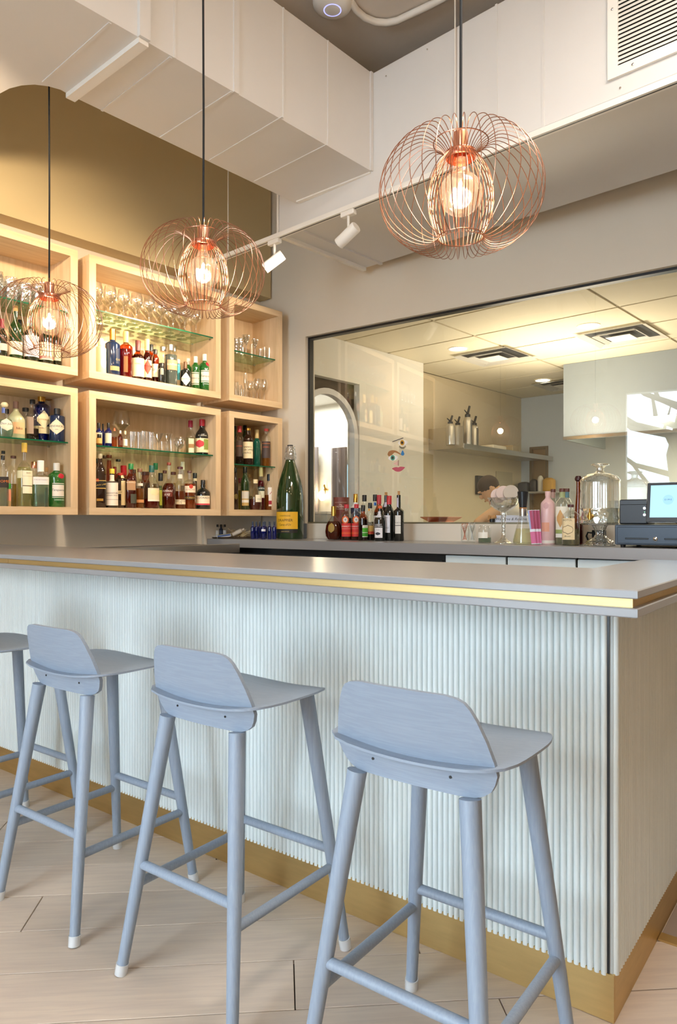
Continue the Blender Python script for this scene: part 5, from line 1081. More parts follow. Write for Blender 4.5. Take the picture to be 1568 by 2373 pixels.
bottle('H', 1165, 297, 128, 'C', -0.27, 'clear agave spirit bottle with green neck wrap and leaf label', 'clear', ('#cfd4c0', .55), ('#5a2f28', 325), (450, 385), 52, 2, [(1106, 1222, 470, 690, '#e6e2d2'), (1112, 1190, 500, 670, '#c79a5e', {'shape': 'diamond', 'eps': 0.002}), (1106, 1222, 690, 726, '#9aa862'), (1106, 1222, 728, 765, '#eceade'), (1140, 1192, 326, 385, '#9aa374')])
bottle('H', 1212, 297, 84, 'C', -0.14, 'clear agave spirit bottle with blue neck wrap standing behind', 'clear', ('#cfd4c0', .5), ('#5a2f28', 325), (450, 385), 40, 2, [(1194, 1230, 328, 385, '#5f8a96')])
bottle('H', 1077, 303, 64, 'C', -0.13, 'brown-corked bottle with pinkish neck wrap behind the pink bottle', 'clear', ('#b8b0a0', .5), ('#5a3028', 328), (450, 390), 44, 2, [(1058, 1096, 330, 388, '#a98a80')])
bottle('H', 1247, 450, 162, 'C', -0.36, 'squat clear mezcal bottle with a parchment drawing label, in front', 'clear', ('#d2cfae', .4), ('#4a2426', 472), (560, 500), 52, 4, [(1168, 1282, 582, 785, '#e2cfa4', {'text': [('SOTOL', 600, 24, '#4a3a28'), ('Bruto', 752, 22, '#4a3a28', 1)]}), (1176, 1270, 645, 735, '#7a6a50', {'shape': 'round', 'eps': 0.0016}), (1180, 1266, 652, 728, '#e2cfa4', {'shape': 'round', 'eps': 0.0022})])
bottle('H', 1318, 175, 92, 'C', -0.12, 'tall tapering amber bottle with a dark ball stopper', 'amber', ('#a0501a', .3), ('#3a1418', 228), (560, 250), 40, 2, (), capshape='ball', capw=1.6, prof=lambda r, H, zc: [(r*.6, 0), (r*.95, .003), (r, H*.06), (r*.98, H*.25), (r*.8, H*.45), (r*.55, H*.62), (r*.42, H*.75), (r*.38, zc)])
# glass drinks dispenser
s_ = Spot('I', 597, 'C', -0.33); m1 = s_.m; R = 240*m1
dp = thing('drink_dispenser', 'large cut glass drinks dispenser on a foot, with gold tap and lid', 'dispenser', s_.mw)
q = MB(); q.lathe([(R*.72, .001), (R*.80, .004), (R*.62, s_.h(1050)), (R*.30, s_.h(1000)), (R*.22, s_.h(960)), (R*.24, s_.h(935)), (R*.34, s_.h(880)), (R*.40, s_.h(858))], 36, flute=.03, nf=18); q.build('foot', M['crystal'], dp, True)
q = MB(); q.lathe([(R*.4, s_.h(858)), (R*.9, s_.h(852)), (R, s_.h(830)), (R, s_.h(650)), (R*.985, s_.h(640))], 40, flute=.02, nf=20); q.build('cut_base', thin('cut_crystal_diamond', (.90, .93, .92), .25, .9, 1.2, cut=38), dp, True)
q = MB(); q.lathe([(R*.985, s_.h(645)), (R*.975, s_.h(360)), (R*.96, s_.h(320)), (R*.98, s_.h(300))], 64, flute=.022, nf=16, close=False); q.build('ribbed_body', thin('ribbed_glass', (.94, .95, .93), .16, .9, 1.3), dp, True)
q = MB(); q.lathe([(R*.99, s_.h(302)), (R*1.0, s_.h(290)), (R*.86, s_.h(245)), (R*.6, s_.h(212)), (R*.26, s_.h(192)), (R*.17, s_.h(170)), (R*.19, s_.h(130)), (R*.30, s_.h(110)), (R*.44, s_.h(100)), (R*.44, s_.h(84)), (R*.3, s_.h(78))], 40, flute=.02, nf=20); q.build('lid', M['crystal'], dp, True)
tp = q = MB(); ta_ = -math.pi/2-0.42; q.tube([(R*.98*math.cos(ta_), R*.98*math.sin(ta_), s_.h(745)), (R*1.25*math.cos(ta_), R*1.25*math.sin(ta_), s_.h(745))], .014, 12)
c0 = Vector((R*1.2*math.cos(ta_), R*1.2*math.sin(ta_), 0)); q.tube([(c0.x, c0.y, s_.h(785)), (c0.x, c0.y, s_.h(700))], .009, 10); q.tube([(c0.x, c0.y, s_.h(700)), (c0.x, c0.y, s_.h(650))], [.006, .003], 8); q.build('tap', M['gold'], dp, True)
# mug behind
s_ = Spot('I', 585, 'C', -0.13); mg = thing('mug', 'dark blue-black mug behind the foot of the glass dispenser', 'mug', s_.mw)
q = MB(); q.lathe([(.036, 0), (.04, .002), (.04, .085), (.037, .085), (.036, .01), (.001, .01)], 24, close=False); q.build('cup', flat('#1f2830', .3), mg, True)
q = MB(); q.tube([(-.04, 0, .07), (-.062, 0, .072), (-.07, 0, .05), (-.06, 0, .025), (-.04, 0, .02)], .006, 8); q.build('handle', flat('#1f2830', .3), mg, True)
# till
xa, Ya = WAL.hit(U('I', 782, 0)[0], -0.50)[:2]
td = thing('cash_drawer', 'black cash drawer with a round lock on the back counter', 'cash drawer', WAL.mat(xa, -0.50, CZ))
dz1 = EYE+(HY-U('I', 0, 848)[1])*Ya/F-CZ
q = MB(); q.bevbox(0, 0.42, 0, 0.40, 0.014, dz1, 0.004); q.build('case', pbr('satin_black_steel', lin('#3a4450'), .38, .3, var=.04), td)
q = MB(); q.bevbox(0.014, 0.406, -0.006, 0.0, 0.022, dz1-0.012, 0.002); df = q.build('drawer_front', pbr('satin_black_steel', lin('#3a4450'), .38, .3), td)
for xx in (0.055, 0.245):
    q = MB(); q.bevbox(xx, xx+0.115, -0.0075, -0.0055, 0.044, 0.052, 0.002); q.build('slot', M['black'], df)
q = MB(); q.lathe([(.011, 0), (.011, .004), (.008, .006)], 20); q.build('lock', M['chrome'], df, True, TR(0.203, -0.006, 0.047) @ Matrix.Rotation(math.pi/2, 4, 'X'))
for xx in (0.035, 0.385):
    for yy in (0.03, 0.37):
        q = MB(); q.lathe([(.012, 0), (.014, .014)], 12); q.build('foot', M['black'], td, True, TR(xx, yy, 0))
hp = s_.Y; 
pt = thing('receipt_printer', 'black receipt printer with two buttons on the cash drawer', 'printer', WAL.mat(xa+0.012, -0.455, CZ+dz1+0.002))
ph = EYE+(HY-U('I', 0, 535)[1])*Ya/F-CZ-dz1
q = MB(); q.bevbox(0, 0.145, 0, 0.16, 0, ph, 0.005); q.build('case', pbr('printer_black', lin('#23272d'), .4), pt)
q = MB(); q.bevbox(0.004, 0.14, -0.006, 0, 0.004, ph*0.80, 0.003); fc = q.build('front_cover', pbr('printer_black', lin('#23272d'), .4), pt)
q = MB(); q.box(0.006, 0.128, -0.003, 0.0, ph*0.81, ph*0.835); q.build('paper_slot', M['black'], pt)
for z_ in (ph*.64, ph*.38):
    q = MB(); q.lathe([(.0065, 0), (.0065, .002)], 16); q.build('button', M['chrome'], fc, True, TR(0.128, -0.006, z_) @ Matrix.Rotation(math.pi/2, 4, 'X'))
q = MB(); q.lathe([(.0018, 0), (.0018, .002)], 8); q.build('status_light', glow('green_led', (.3, 1, .4), 2), fc, True, TR(0.129, -0.006, ph*.49) @ Matrix.Rotation(math.pi/2, 4, 'X'))
xt, Yt = WAL.hit(U('I', 1172, 0)[0], -0.47)
tm = thing('till_screen', 'tablet till with a pale blue screen leaning on the cash drawer', 'screen', WAL.mat(xt+0.004, -0.488, CZ+dz1+0.012) @ Matrix.Rotation(math.radians(-10), 4, 'X'))
sh2 = (U('I', 0, 825)[1]-U('I', 0, 325)[1])*Yt/F*1.02
q = MB(); q.bevbox(0, 0.30, 0, 0.014, 0, sh2, 0.006); q.build('case', M['chrome'], tm)
q = MB(); q.bevbox(0.003, 0.297, -0.0015, 0.004, 0.003, sh2-0.003, 0.001); q.build('bezel', M['black'], tm)
q = MB(); q.box(0.019, 0.28, -0.0022, -0.0012, 0.026, sh2-0.016); sc_ = q.build('display', glow('screen_blue', lin('#a9d8fb'), 0.95), tm)
q = MB(); q.plate([(0.105+0.026*math.cos(a), sh2*.56+0.026*math.sin(a)) for a in [2*math.pi*k/28 for k in range(28)]], -0.003, -0.0023); q.build('logo_disc', glow('screen_disc', lin('#9dcbee'), 0.92), sc_)
text_plate('lettering', 'E I M E', 0.0085, 0.034, 0.105, -0.0034, sh2*.56, glow('screen_ink', lin('#3a5a78'), 0.7), sc_)
q = MB(); q.box(0.12, 0.2, 0.03, 0.07, 0.014, 0.024).box(0.14, 0.18, 0.015, 0.03, 0.0, sh2*.6); q.build('stand', M['black'], tm)

# face of stuck-on paper pieces on the window pane
def fpt(x, y): px, py = 860+x/13.07, 980+y/13.07; a, Y, z = WAL.hit(px, 0.056, py); return (a, z)
fc = thing('face_sticker', 'abstract paper face sticker of eyes, tear, nose and lips on the window', 'sticker', WAL.mat())
def piece(name, pts, colr, off=0.0, sm_=True):
    P_ = [fpt(*p) for p in pts]
    if sm_: P_ = [(v_.x, v_.y) for v_ in catmull([(a, b_, 0) for a, b_ in P_], 4)]
    q = MB(); q.plate(P_, 0.0555-off-0.0012, 0.0572-off); q.build(name, flat(colr, 0.5), fc)
def disc(name, x, y, rx, ry, colr, off): piece(name, [(x+rx*math.cos(a), y+ry*math.sin(a)) for a in [2*math.pi*k/16 for k in range(16)]], colr, off, False)
piece('brow', [(632, 565), (960, 448), (975, 462), (650, 578)], '#4a4a54', 0, False)
piece('brow', [(500, 930), (540, 860), (640, 828), (760, 850), (890, 940), (880, 965), (800, 925), (710, 895), (650, 940), (600, 1000), (545, 1012), (505, 985)], '#a9764a')
for (ex, ey, ic, w_) in ((960, 600, '#d19a2c', 145), (660, 1058, '#4fa088', 145)):
    piece('eye_white', [(ex-w_, ey+15), (ex-70, ey-65), (ex+20, ey-85), (ex+100, ey-55), (ex+w_, ey-15), (ex+90, ey+65), (ex, ey+88), (ex-80, ey+70)], '#f2f0ee', 0.001)
    disc('iris', ex-18 if ex > 800 else ex-5, ey, 66, 82, ic, 0.0022); disc('pupil', ex-18 if ex > 800 else ex-5, ey, 34, 42, '#3a3430', 0.0034)
for i in range(9):
    a = -0.95+i*0.24; x_, y_ = 945+95*math.sin(a), 640+95*math.cos(a)
    piece('eyelash', [(x_-6, y_-2), (x_+6, y_-2), (x_+8+30*math.sin(a), y_+62*math.cos(a)), (x_-4+30*math.sin(a), y_+62*math.cos(a))], '#45423f', 0.001, False)
piece('tear', [(948, 830), (985, 900), (995, 945), (970, 985), (945, 992), (915, 980), (898, 940), (915, 895)], '#2f7fc0')
piece('nose', [(800, 1150), (800, 1290), (655, 1240)], '#e3bdb4', 0, False); piece('nose', [(815, 1128), (836, 1130), (832, 1305), (810, 1300)], '#b08a80', 0.001, False)
piece('lips', [(630, 1385), (700, 1350), (770, 1338), (820, 1350), (880, 1325), (950, 1330), (1015, 1348), (950, 1420), (880, 1465), (800, 1478), (730, 1460), (680, 1425)], '#c4596c')

# ================================================================ kitchen behind the window
KZ = 2.78
KL = 0.843                                   # end of the arch opening along the kitchen side wall
kwall = pbr('kitchen_white_wall', lin('#eae7e0'), 0.5, var=0.02)
kcor = KIT.loc(.845, 7.07)[0]
q = MB(); q.box(KL, kcor, 0.0, 0.14, 0, KZ).box(0.1, KL, 0.0, 0.14, 2.43, KZ); struct('wall_kitchen_side', q, kwall, KIT.mat())
q = MB(); q.box(kcor, 4.6, 0.25, 0.35, 0, KZ).box(kcor-0.1, kcor, 0.14, 0.35, 0, KZ); struct('wall_kitchen_inner', q, pbr('kitchen_cream_wall', lin('#d2c4a8'), 0.4, var=0.03), KIT.mat())
kfar = Frame(2.33, 9.13, -42.0)
dx0, dY = kfar.hit(1228, 0)[:2]; dx1 = kfar.hit(1270, 0)[0]; dzt = kfar.hit(1250, 0, 1035)[2]
q = MB(); q.box(-0.3, dx0, 0, .12, 0, KZ).box(dx1, 6.5, 0, .12, 0, KZ).box(dx0, dx1, 0, .12, dzt, KZ); struct('wall_kitchen_far', q, pbr('kitchen_steel_wall', lin('#c9cfd4'), 0.35, var=0.04), kfar.mat())
q = MB(); q.box(dx0+.03, dx1-.03, .03, .07, 0, dzt-.03); dr = struct('door_1', q, flat('#9a7a50', .5), kfar.mat())
q = MB(); q.box(dx0, dx0+.03, -.02, .1, 0, dzt).box(dx1-.03, dx1, -.02, .1, 0, dzt).box(dx0, dx1, -.02, .1, dzt-.03, dzt); q.build('door_frame', flat('#7d6a50', .5), dr)
q = MB(); q.lathe([(.006, 0), (.006, .04), (.02, .05), (.02, .07)], 10); q.build('door_handle', M['steel'], dr, True, TR(dx0+.08, .03, 1.0) @ Matrix.Rotation(math.pi/2, 4, 'X'))
# suspended tile ceiling: grid and tiles
ktile = pbr('ceiling_tile', lin('#dcd3bb'), 0.8, var=0.03, scale=60, bump=0.1, bscale=200)
GK = Frame(*WAL.w(0.62, 0.14).xy, -42.0)
def clip(poly, fr, ymin):
    """part of a world polygon that lies behind local y = ymin of a frame"""
    out = []; n = len(poly)
    for i in range(n):
        a, b_ = poly[i], poly[(i+1) % n]; ya, yb = fr.loc(*a)[1]-ymin, fr.loc(*b_)[1]-ymin
        if ya >= 0: out.append(a)
        if ya*yb < 0: t = ya/(ya-yb); out.append((a[0]+(b_[0]-a[0])*t, a[1]+(b_[1]-a[1])*t))
    return out
def gkpoly(x0, x1, y0, y1): return [GK.loc(*p) for p in clip([tuple(GK.w(x, y).xy) for x, y in ((x0, y0), (x1, y0), (x1, y1), (x0, y1))], WAL, 0.125)]
grid = MB(); grid.prism(gkpoly(-1.6, 7.2, -0.5, 7.0), KZ+0.012, KZ+0.03)
kc = struct('ceiling_kitchen', grid, flat('#b0a58c', .8), GK.mat())
off_x, off_y = GK.loc(*[(1098-HX)/F*(F*(KZ-EYE)/(HY-779)), F*(KZ-EYE)/(HY-779)])
TW = 0.61
i0, j0 = -8, -8
vents = {}
def vis(px, py): Y = F*(KZ-EYE)/(HY-py); return GK.loc((px-HX)/F*Y, Y)
vt = [vis(1145, 829), vis(1440, 781)]
for i in range(-9, 14):
    for j in range(-9, 14):
        x_, y_ = off_x+i*TW*2, off_y+j*TW
        if x_+TW*2 < -0.5 or x_ > 5.2 or y_ < -1.6 or y_+TW > 5.0: continue
        a, b_, c_, d_ = max(x_, -0.5)+.012, min(x_+2*TW, 5.2)-.012, y_+.012, min(y_+TW, 5.0)-.012
        if b_-a < 0.03 or d_-c_ < 0.03: continue
        pl_ = gkpoly(a, b_, c_, d_)
        if len(pl_) < 3: continue
        q = MB(); q.prism(pl_, KZ+0.002, KZ+0.013); q.build('ceiling_tile', ktile, kc)
def kthing(name, label, cat, px, py, z, group=None):
    Y = F*(z-EYE)/(HY-py); return thing(name, label, cat, Matrix.Translation(((px-HX)/F*Y, Y, z)) @ Matrix.Rotation(GK.r, 4, 'Z'), group)
for px, py, lab in ((1061, 808, 'round recessed downlight over the steel wall shelf'), (1363, 755, 'round recessed downlight nearest the window'), (1257, 881, 'round recessed downlight farthest into the kitchen'), (740, 842, 'recessed downlight by the arched opening')):
    t_ = kthing('downlight', lab, 'downlight', px, py, KZ, 'kitchen downlights')
    q = MB(); q.lathe([(.075, 0), (.082, -.006), (.092, -.004), (.092, 0.0)], 28, close=False); q.build('trim_ring', M['white'], t_, True)
    q = MB(); q.lathe([(.076, -.003), (.076, 0)], 28); q.build('lens', glow('downlight_lens', (1, .9, .72), 9), t_)
    l_ = lamp('downlight_beam', 'SPOT', t_.matrix_local.translation+Vector((0, 0, -.02)), 115, (1, .84, .60), .07, t_.matrix_local.translation+Vector((0, 0, -2)), spot_size=math.radians(150), spot_blend=.8)
for px, py, lab in ((1145, 829, 'square ceiling air diffuser over the middle of the kitchen'), (1440, 781, 'square ceiling air diffuser nearest the window'), (1310, 893, 'square ceiling air diffuser deep in the kitchen beside the hood')):
    t_ = kthing('air_diffuser', lab, 'vent', px, py, KZ-.022, 'kitchen air diffusers')
    for k, (ro, ri, zz) in enumerate(((.29, .24, 0.0), (.185, .15, -.008), (.10, .0, -.012))):
        q = MB()
        for sx, sy in ((1, 0), (-1, 0), (0, 1), (0, -1)):
            if ri == 0: continue
            if sx: q.add([(sx*ro, -ro, zz), (sx*ro, ro, zz), (sx*ri, ri, zz+.02), (sx*ri, -ri, zz+.02)], [(0, 1, 2, 3), (3, 2, 1, 0)])
            else: q.add([(-ro, sy*ro, zz), (ro, sy*ro, zz), (ri, sy*ri, zz+.02), (-ri, sy*ri, zz+.02)], [(0, 1, 2, 3), (3, 2, 1, 0)])
        if ri == 0: q.box(-ro, ro, -ro, ro, zz, zz+.004)
        q.build('vane', M['white'], t_)
    q = MB(); q.box(-.235, .235, -.235, .235, .0195, .0215); q.build('throat', flat('#1f2124'), t_)
# exhaust hood
hx, hY = at_z(1305, 845, KZ) if False else ((1305-HX)/F*(F*(KZ-EYE)/(HY-845)), F*(KZ-EYE)/(HY-845))
HD = Frame(hx, hY, -39.0)
hd = thing('exhaust_hood', 'large pale steel exhaust hood hanging from the kitchen ceiling', 'hood', HD.mat())
hsteel = pbr('pale_hood_steel', lin('#8f989f'), .45, .0, var=.04)
q = MB(); q.box(0, 3.2, 0, .02, 2.02, KZ); q.build('front_panel', hsteel, hd)
q = MB(); q.box(0, .02, .02, 1.2, 2.02, KZ); q.build('side_panel', hsteel, hd)
q = MB(); q.box(.02, 3.2, .02, 1.2, 2.2, 2.22); q.build('inner_panel', pbr('hood_inside', lin('#d8d2b4'), .3, .3), hd)
q = MB(); q.box(0.0, 3.2, -.015, .0, 2.02, 2.05); q.build('rim', M['chrome'], hd)
lamp('hood_lamp', 'AREA', HD.w(1.4, .6, 2.18), 45, (1, .88, .58), 1.6, HD.w(1.4, .6, 0), size_y=.5)
lamp('kitchen_upward_fill', 'AREA', KIT.w(2.0, -1.4, 1.9), 26, (1, .86, .66), 1.2, KIT.w(2.0, -1.4, 5), size_y=1.2)  # fill light added in mid-air, shining up to brighten the tile ceiling
# steel wall shelf
shx = KIT.loc(.97, 7.58)[0]
ws = thing('steel_wall_shelf', 'long stainless steel wall shelf with an upright end panel', 'shelf', KIT.mat(shx, 0.25, 1.97))
q = MB(); q.box(0, 2.6, -.43, 0, 0, .02); q.build('shelf_board', M['steel'], ws)
q = MB(); q.box(-.012, 0, -.43, 0, -.01, .215); q.build('end_panel', M['steel'], ws)
q = MB(); q.box(0, 2.6, -.435, -.43, -.02, .035); q.build('front_lip', M['steel'], ws)
def sk(px, dep): # point on the shelf seen at column px
    return KIT.hit(px, 0.25-dep)[0]
def siphon(px, dep, h, r, lab, hd_=True):
    t_ = thing('cream_siphon', lab, 'siphon', KIT.mat(sk(px, dep), .25-dep, 1.992), 'cream siphons on the steel shelf')
    q = MB(); q.lathe([(r*.9, 0), (r, .004), (r, h*.62), (r*.8, h*.7), (r*.55, h*.74)], 18); q.build('flask', M['steel'], t_, True)
    q = MB(); q.lathe([(r*.6, h*.73), (r*.62, h*.8), (r*.3, h*.83)], 14); q.tube([(0, 0, h*.8), (r*.5, -.01, h*1.02)], [r*.28, r*.25], 10); q.tube([(0, 0, h*.82), (-r*1.3, 0, h*.9)], [.008, .005], 8); q.build('head', M['black'], t_, True)
siphon(1043, .30, .30, .045, 'cream siphon with a whisk-like top behind the end panel')
siphon(1060, .24, .32, .045, 'cream siphon with a black lever leaning behind the end panel')
siphon(1083, .36, .42, .048, 'tall steel cream siphon beside the end panel')
siphon(1098, .24, .36, .050, 'shorter steel flask with a black handle on the wall shelf')
for px, w_, hh, cc, lab in ((1135, .30, .07, '#efe9d6', 'white plastic tub lid stack on the wall shelf'), (1172, .16, .10, '#b8a888', 'tan container farther along the steel wall shelf')):
    q = MB(); q.bevbox(-w_/2, w_/2, -.13, .13, 0, hh, .008); tag(q.build('storage_tub', flat(cc, .4), None, False, KIT.mat(sk(px, .2), .05, 1.992)), lab, 'tub')
# kitchen pass counter along the window
kp = thing('kitchen_counter', 'stainless steel kitchen counter along the inside of the window', 'counter', WAL.mat())
q = MB(); q.box(.5, 4.4, .125, .62, 1.12, 1.16); q.build('top', M['steel'], kp)
q = MB(); q.box(.55, 4.4, .16, .6, .1, 1.12); q.build('base', pbr('kitchen_base_steel', lin('#9a9a96'), .4, .7), kp)
lx, Y = WAL.hit(1022, .36); kt = thing('copper_heat_lamp', 'flat copper tray upturned on the kitchen counter just above the sill', 'tray', WAL.mat(lx, .36, 1.16))
q = MB(); q.lathe([(.10, 0), (.10, .042), (.165, .075), (.16, .079), (.095, .05), (.001, .05)], 4, close=False, rot=math.pi/4); q.build('tray', M['copper'], kt)
lx, Y = WAL.hit(748, .34); pc = thing('plastic_container', 'clear plastic container with a lid seen through the window by the arch', 'container', WAL.mat(lx, .34, 1.16))
q = MB(); q.bevbox(-.085, .085, -.06, .06, 0, .105, .01); q.build('tub', thin('grey_clear_plastic', (.62, .63, .64), .1, .4, 2, frost=.45), pc)
q = MB(); q.bevbox(-.09, .09, -.065, .065, .105, .125, .004); q.build('lid', thin('clear_lid_plastic', (.8, .81, .82), .14, .5, 2, frost=.3), pc)
# lower shelf on the far wall with kitchen gear
ls = thing('kitchen_low_shelf', 'narrow steel shelf with kitchen tools on the far kitchen wall', 'shelf', kfar.mat())
lz = kfar.hit(1240, -.15, 1140)[2]; la, lb_ = kfar.hit(1186, -.15)[0], kfar.hit(1300, -.15)[0]
la = max(la, 0.02)
q = MB(); q.box(la, lb_, -.3, -.001, lz-.02, lz); q.build('board', M['steel'], ls)
for px, w_, h_, cc, nm, lab in ((1215, .14, .13, '#3a3e46', 'storage_tub', 'dark tub on the far kitchen shelf'), (1236, .10, .16, '#17181a', 'cooking_pot', 'black pot on the far kitchen shelf'), (1252, .07, .20, '#e8e2d4', 'sauce_bottle', 'white bottle on the far kitchen shelf'), (1272, .13, .17, '#c99a3c', 'storage_tub', 'yellow box on the far kitchen shelf')):
    lx = kfar.hit(px, -.15)[0]; q = MB(); q.lathe([(w_*.45, 0), (w_*.5, .006), (w_*.5, h_*.8), (w_*.42, h_*.9), (w_*.2, h_)], 16, 2 if nm != 'storage_tub' else 5); tag(q.build(nm, flat(cc, .4), None, True, kfar.mat(lx, -.15, lz)), lab, 'tub' if nm == 'storage_tub' else 'bottle' if nm == 'sauce_bottle' else 'pot')
mx_, mY, mz = KIT.hit(1116, .24, 1125)
q = MB(); q.bevbox(mx_-.14, mx_+.14, .205, .249, mz-.11, mz+.11, .004); tag(q.build('wall_screen', M['black'], None, False, KIT.mat()), 'dark order screen on the kitchen wall behind the cook', 'screen')
fx, fY, fz = KIT.hit(1168, .24, 1118)
q = MB(); q.bevbox(fx-.2, fx+.2, .235, .249, fz-.13, fz+.13, .002); pf = tag(q.build('wall_frame', flat('#b9b09a', .4), None, False, KIT.mat()), 'framed notice on the kitchen wall beside the order screen', 'notice')
# the cook, bent over his work
def skin_body(name, verts, edges, radii, mat, parent, levels=2, root=0):
    me = bpy.data.meshes.new(name); me.from_pydata(verts, edges, []); me.materials.append(mat)
    o = put(name, me, parent)
    sk_ = o.modifiers.new('skin', 'SKIN'); sk_.use_smooth_shade = True
    for i, r_ in enumerate(radii):
        d_ = me.skin_vertices[0].data[i]; d_.radius = (r_, r_) if not isinstance(r_, tuple) else r_; d_.use_root = (i == root)
    ss = o.modifiers.new('sub', 'SUBSURF'); ss.levels = levels; ss.render_levels = levels
    return o
CY = 6.25
def cp_(px, py, dy=0): Y = CY+dy; return Vector(((px-HX)/F*Y, Y, EYE+(HY-py)*Y/F))
cook = thing('person', 'cook in a white T-shirt bent over his work behind the window', 'person', TR(1.62, CY, 0))
O = Vector((1.62, CY, 0)); rel = lambda v_: tuple(v_-O)
skinm = pbr('skin', lin('#d9ac84'), .5, var=.04)
pel = cp_(1222, 1262); chest = cp_(1178, 1178); neckb = cp_(1152, 1156, -.02); headc = cp_(1133, 1134, -.03)
shL, shR = chest+Vector((-.09, -.17, .0)), chest+Vector((-.02, .19, .03))
elL, elR = cp_(1122, 1200, -.2), cp_(1150, 1215, .25); haL, haR = cp_(1098, 1216, -.22), cp_(1105, 1222, .12)
V_ = [pel, pel.lerp(chest, .5), chest, neckb, headc, shL, elL, haL, shR, elR, haR]
hipL, hipR = pel+Vector((-.02, -.1, -.05)), pel+Vector((.02, .1, -.05))
kn = [hipL+Vector((-.08, -.01, -.42)), hipR+Vector((-.06, .01, -.42))]; an = [Vector((kn[0].x+.02, kn[0].y, .08)), Vector((kn[1].x+.03, kn[1].y, .08))]
V_ += [hipL, kn[0], an[0], an[0]+Vector((-.14, 0, -.045)), hipR, kn[1], an[1], an[1]+Vector((-.14, 0, -.045))]
E_ = [(0, 1), (1, 2), (2, 3), (3, 4), (2, 5), (5, 6), (6, 7), (2, 8), (8, 9), (9, 10), (0, 11), (11, 12), (12, 13), (13, 14), (0, 15), (15, 16), (16, 17), (17, 18)]
R_ = [.14, .135, .135, .055, .06, .068, .045, .033, .068, .045, .033, .09, .06, .042, .035, .09, .06, .042, .035]
skin_body('body', [rel(v_) for v_ in V_], E_, R_, skinm, cook)
# shirt: slightly larger torso and short sleeves
V2 = [pel, pel.lerp(chest, .5), chest, chest.lerp(neckb, .45), shL, shL.lerp(elL, .5), shR, shR.lerp(elR, .5)]
skin_body('shirt', [rel(v_) for v_ in V2], [(0, 1), (1, 2), (2, 3), (2, 4), (4, 5), (2, 6), (6, 7)], [.15, .148, .15, .085, .085, .066, .085, .066], pbr('white_cotton', lin('#efe8dc'), .8, var=.03), cook)
V3 = [pel+Vector((0, 0, .02)), hipL, kn[0], an[0], hipR, kn[1], an[1]]
skin_body('trousers', [rel(v_) for v_ in V3], [(0, 1), (1, 2), (2, 3), (0, 4), (4, 5), (5, 6)], [.15, .1, .072, .055, .1, .072, .055], flat('#2a2c30', .8), cook)
# head: egg with nose, brow, ears and hair, looking down to the left
HM = Matrix.Translation(rel(headc)) @ Matrix.Rotation(math.radians(-38), 4, 'Y') @ Matrix.Rotation(math.radians(-90), 4, 'Z')   # face towards -x, tipped down
def ell(mb, c, rx, ry, rz, n=20, m=12, cut=None):
    vs, fs = [], []
    for j in range(m+1):
        t = math.pi*j/m
        for i in range(n):
            a = 2*math.pi*i/n; vs.append((c[0]+rx*math.sin(t)*math.cos(a), c[1]+ry*math.sin(t)*math.sin(a), c[2]+rz*math.cos(t)))
    fs = [(j*n+i, (j+1)*n+i, (j+1)*n+(i+1) % n, j*n+(i+1) % n) for j in range(m) for i in range(n)]
    return mb.add(vs, fs)
q = MB(); ell(q, (0, 0, 0), .074, .094, .112)
q.v = [(x*(1-.25*max(0, -z-.02)/.09), (y*(1.0 if y > 0 else .94))-(.012 if z < -.03 and y < 0 else 0), z) for x, y, z in q.v]
ell(q, (0, -.095, -.012), .014, .020, .022, 10, 6); ell(q, (0, -.088, -.062), .026, .012, .009, 10, 6); ell(q, (-.075, .008, -.005), .01, .02, .032, 10, 6); ell(q, (.075, .008, -.005), .01, .02, .032, 10, 6); ell(q, (0, -.084, .032), .05, .014, .01, 12, 6)
hdm = q.build('head', skinm, cook, True, HM)
q = MB(); ell(q, (-.03, -.088, .013), .012, .006, .007, 8, 6); ell(q, (.03, -.088, .013), .012, .006, .007, 8, 6); q.build('eye', M['black'], hdm, True)
q = MB(); ell(q, (0, .012, .03), .079, .098, .094); q.v = [(x, y, z) if z > .0 or y > .03 else (x*.9, y*.85+.02, z*.6+.02) for x, y, z in q.v]; q.build('hair', pbr('dark_brown_hair', lin('#3a2a20'), .7, var=.2, scale=60), hdm, True)
hand = lambda base, d_: None
for hb, ee in ((haL, elL), (haR, elR)):
    dv = (hb-ee).normalized(); side = dv.cross(Vector((0, 0, 1))).normalized(); b0 = hb+dv*.02
    V4 = [b0]; E4 = []; R4 = [.03]
    for k, (off, ln) in enumerate(((-.03, .055), (-.012, .075), (.008, .08), (.026, .07), (.04, .05))):
        root = b0+dv*(.045 if k else .02)+side*off; m1_ = root+dv*ln*.55+Vector((0, 0, -.006)); tip = root+dv*ln+Vector((0, 0, -.024)) + (side*-.02 if k == 0 else Vector((0, 0, 0)))
        i_ = len(V4); V4 += [root, m1_, tip]; E4 += [(0, i_), (i_, i_+1), (i_+1, i_+2)]; R4 += [.0105, .0095, .008]
    skin_body('hand', [rel(v_) for v_ in V4], E4, R4, skinm, cook)
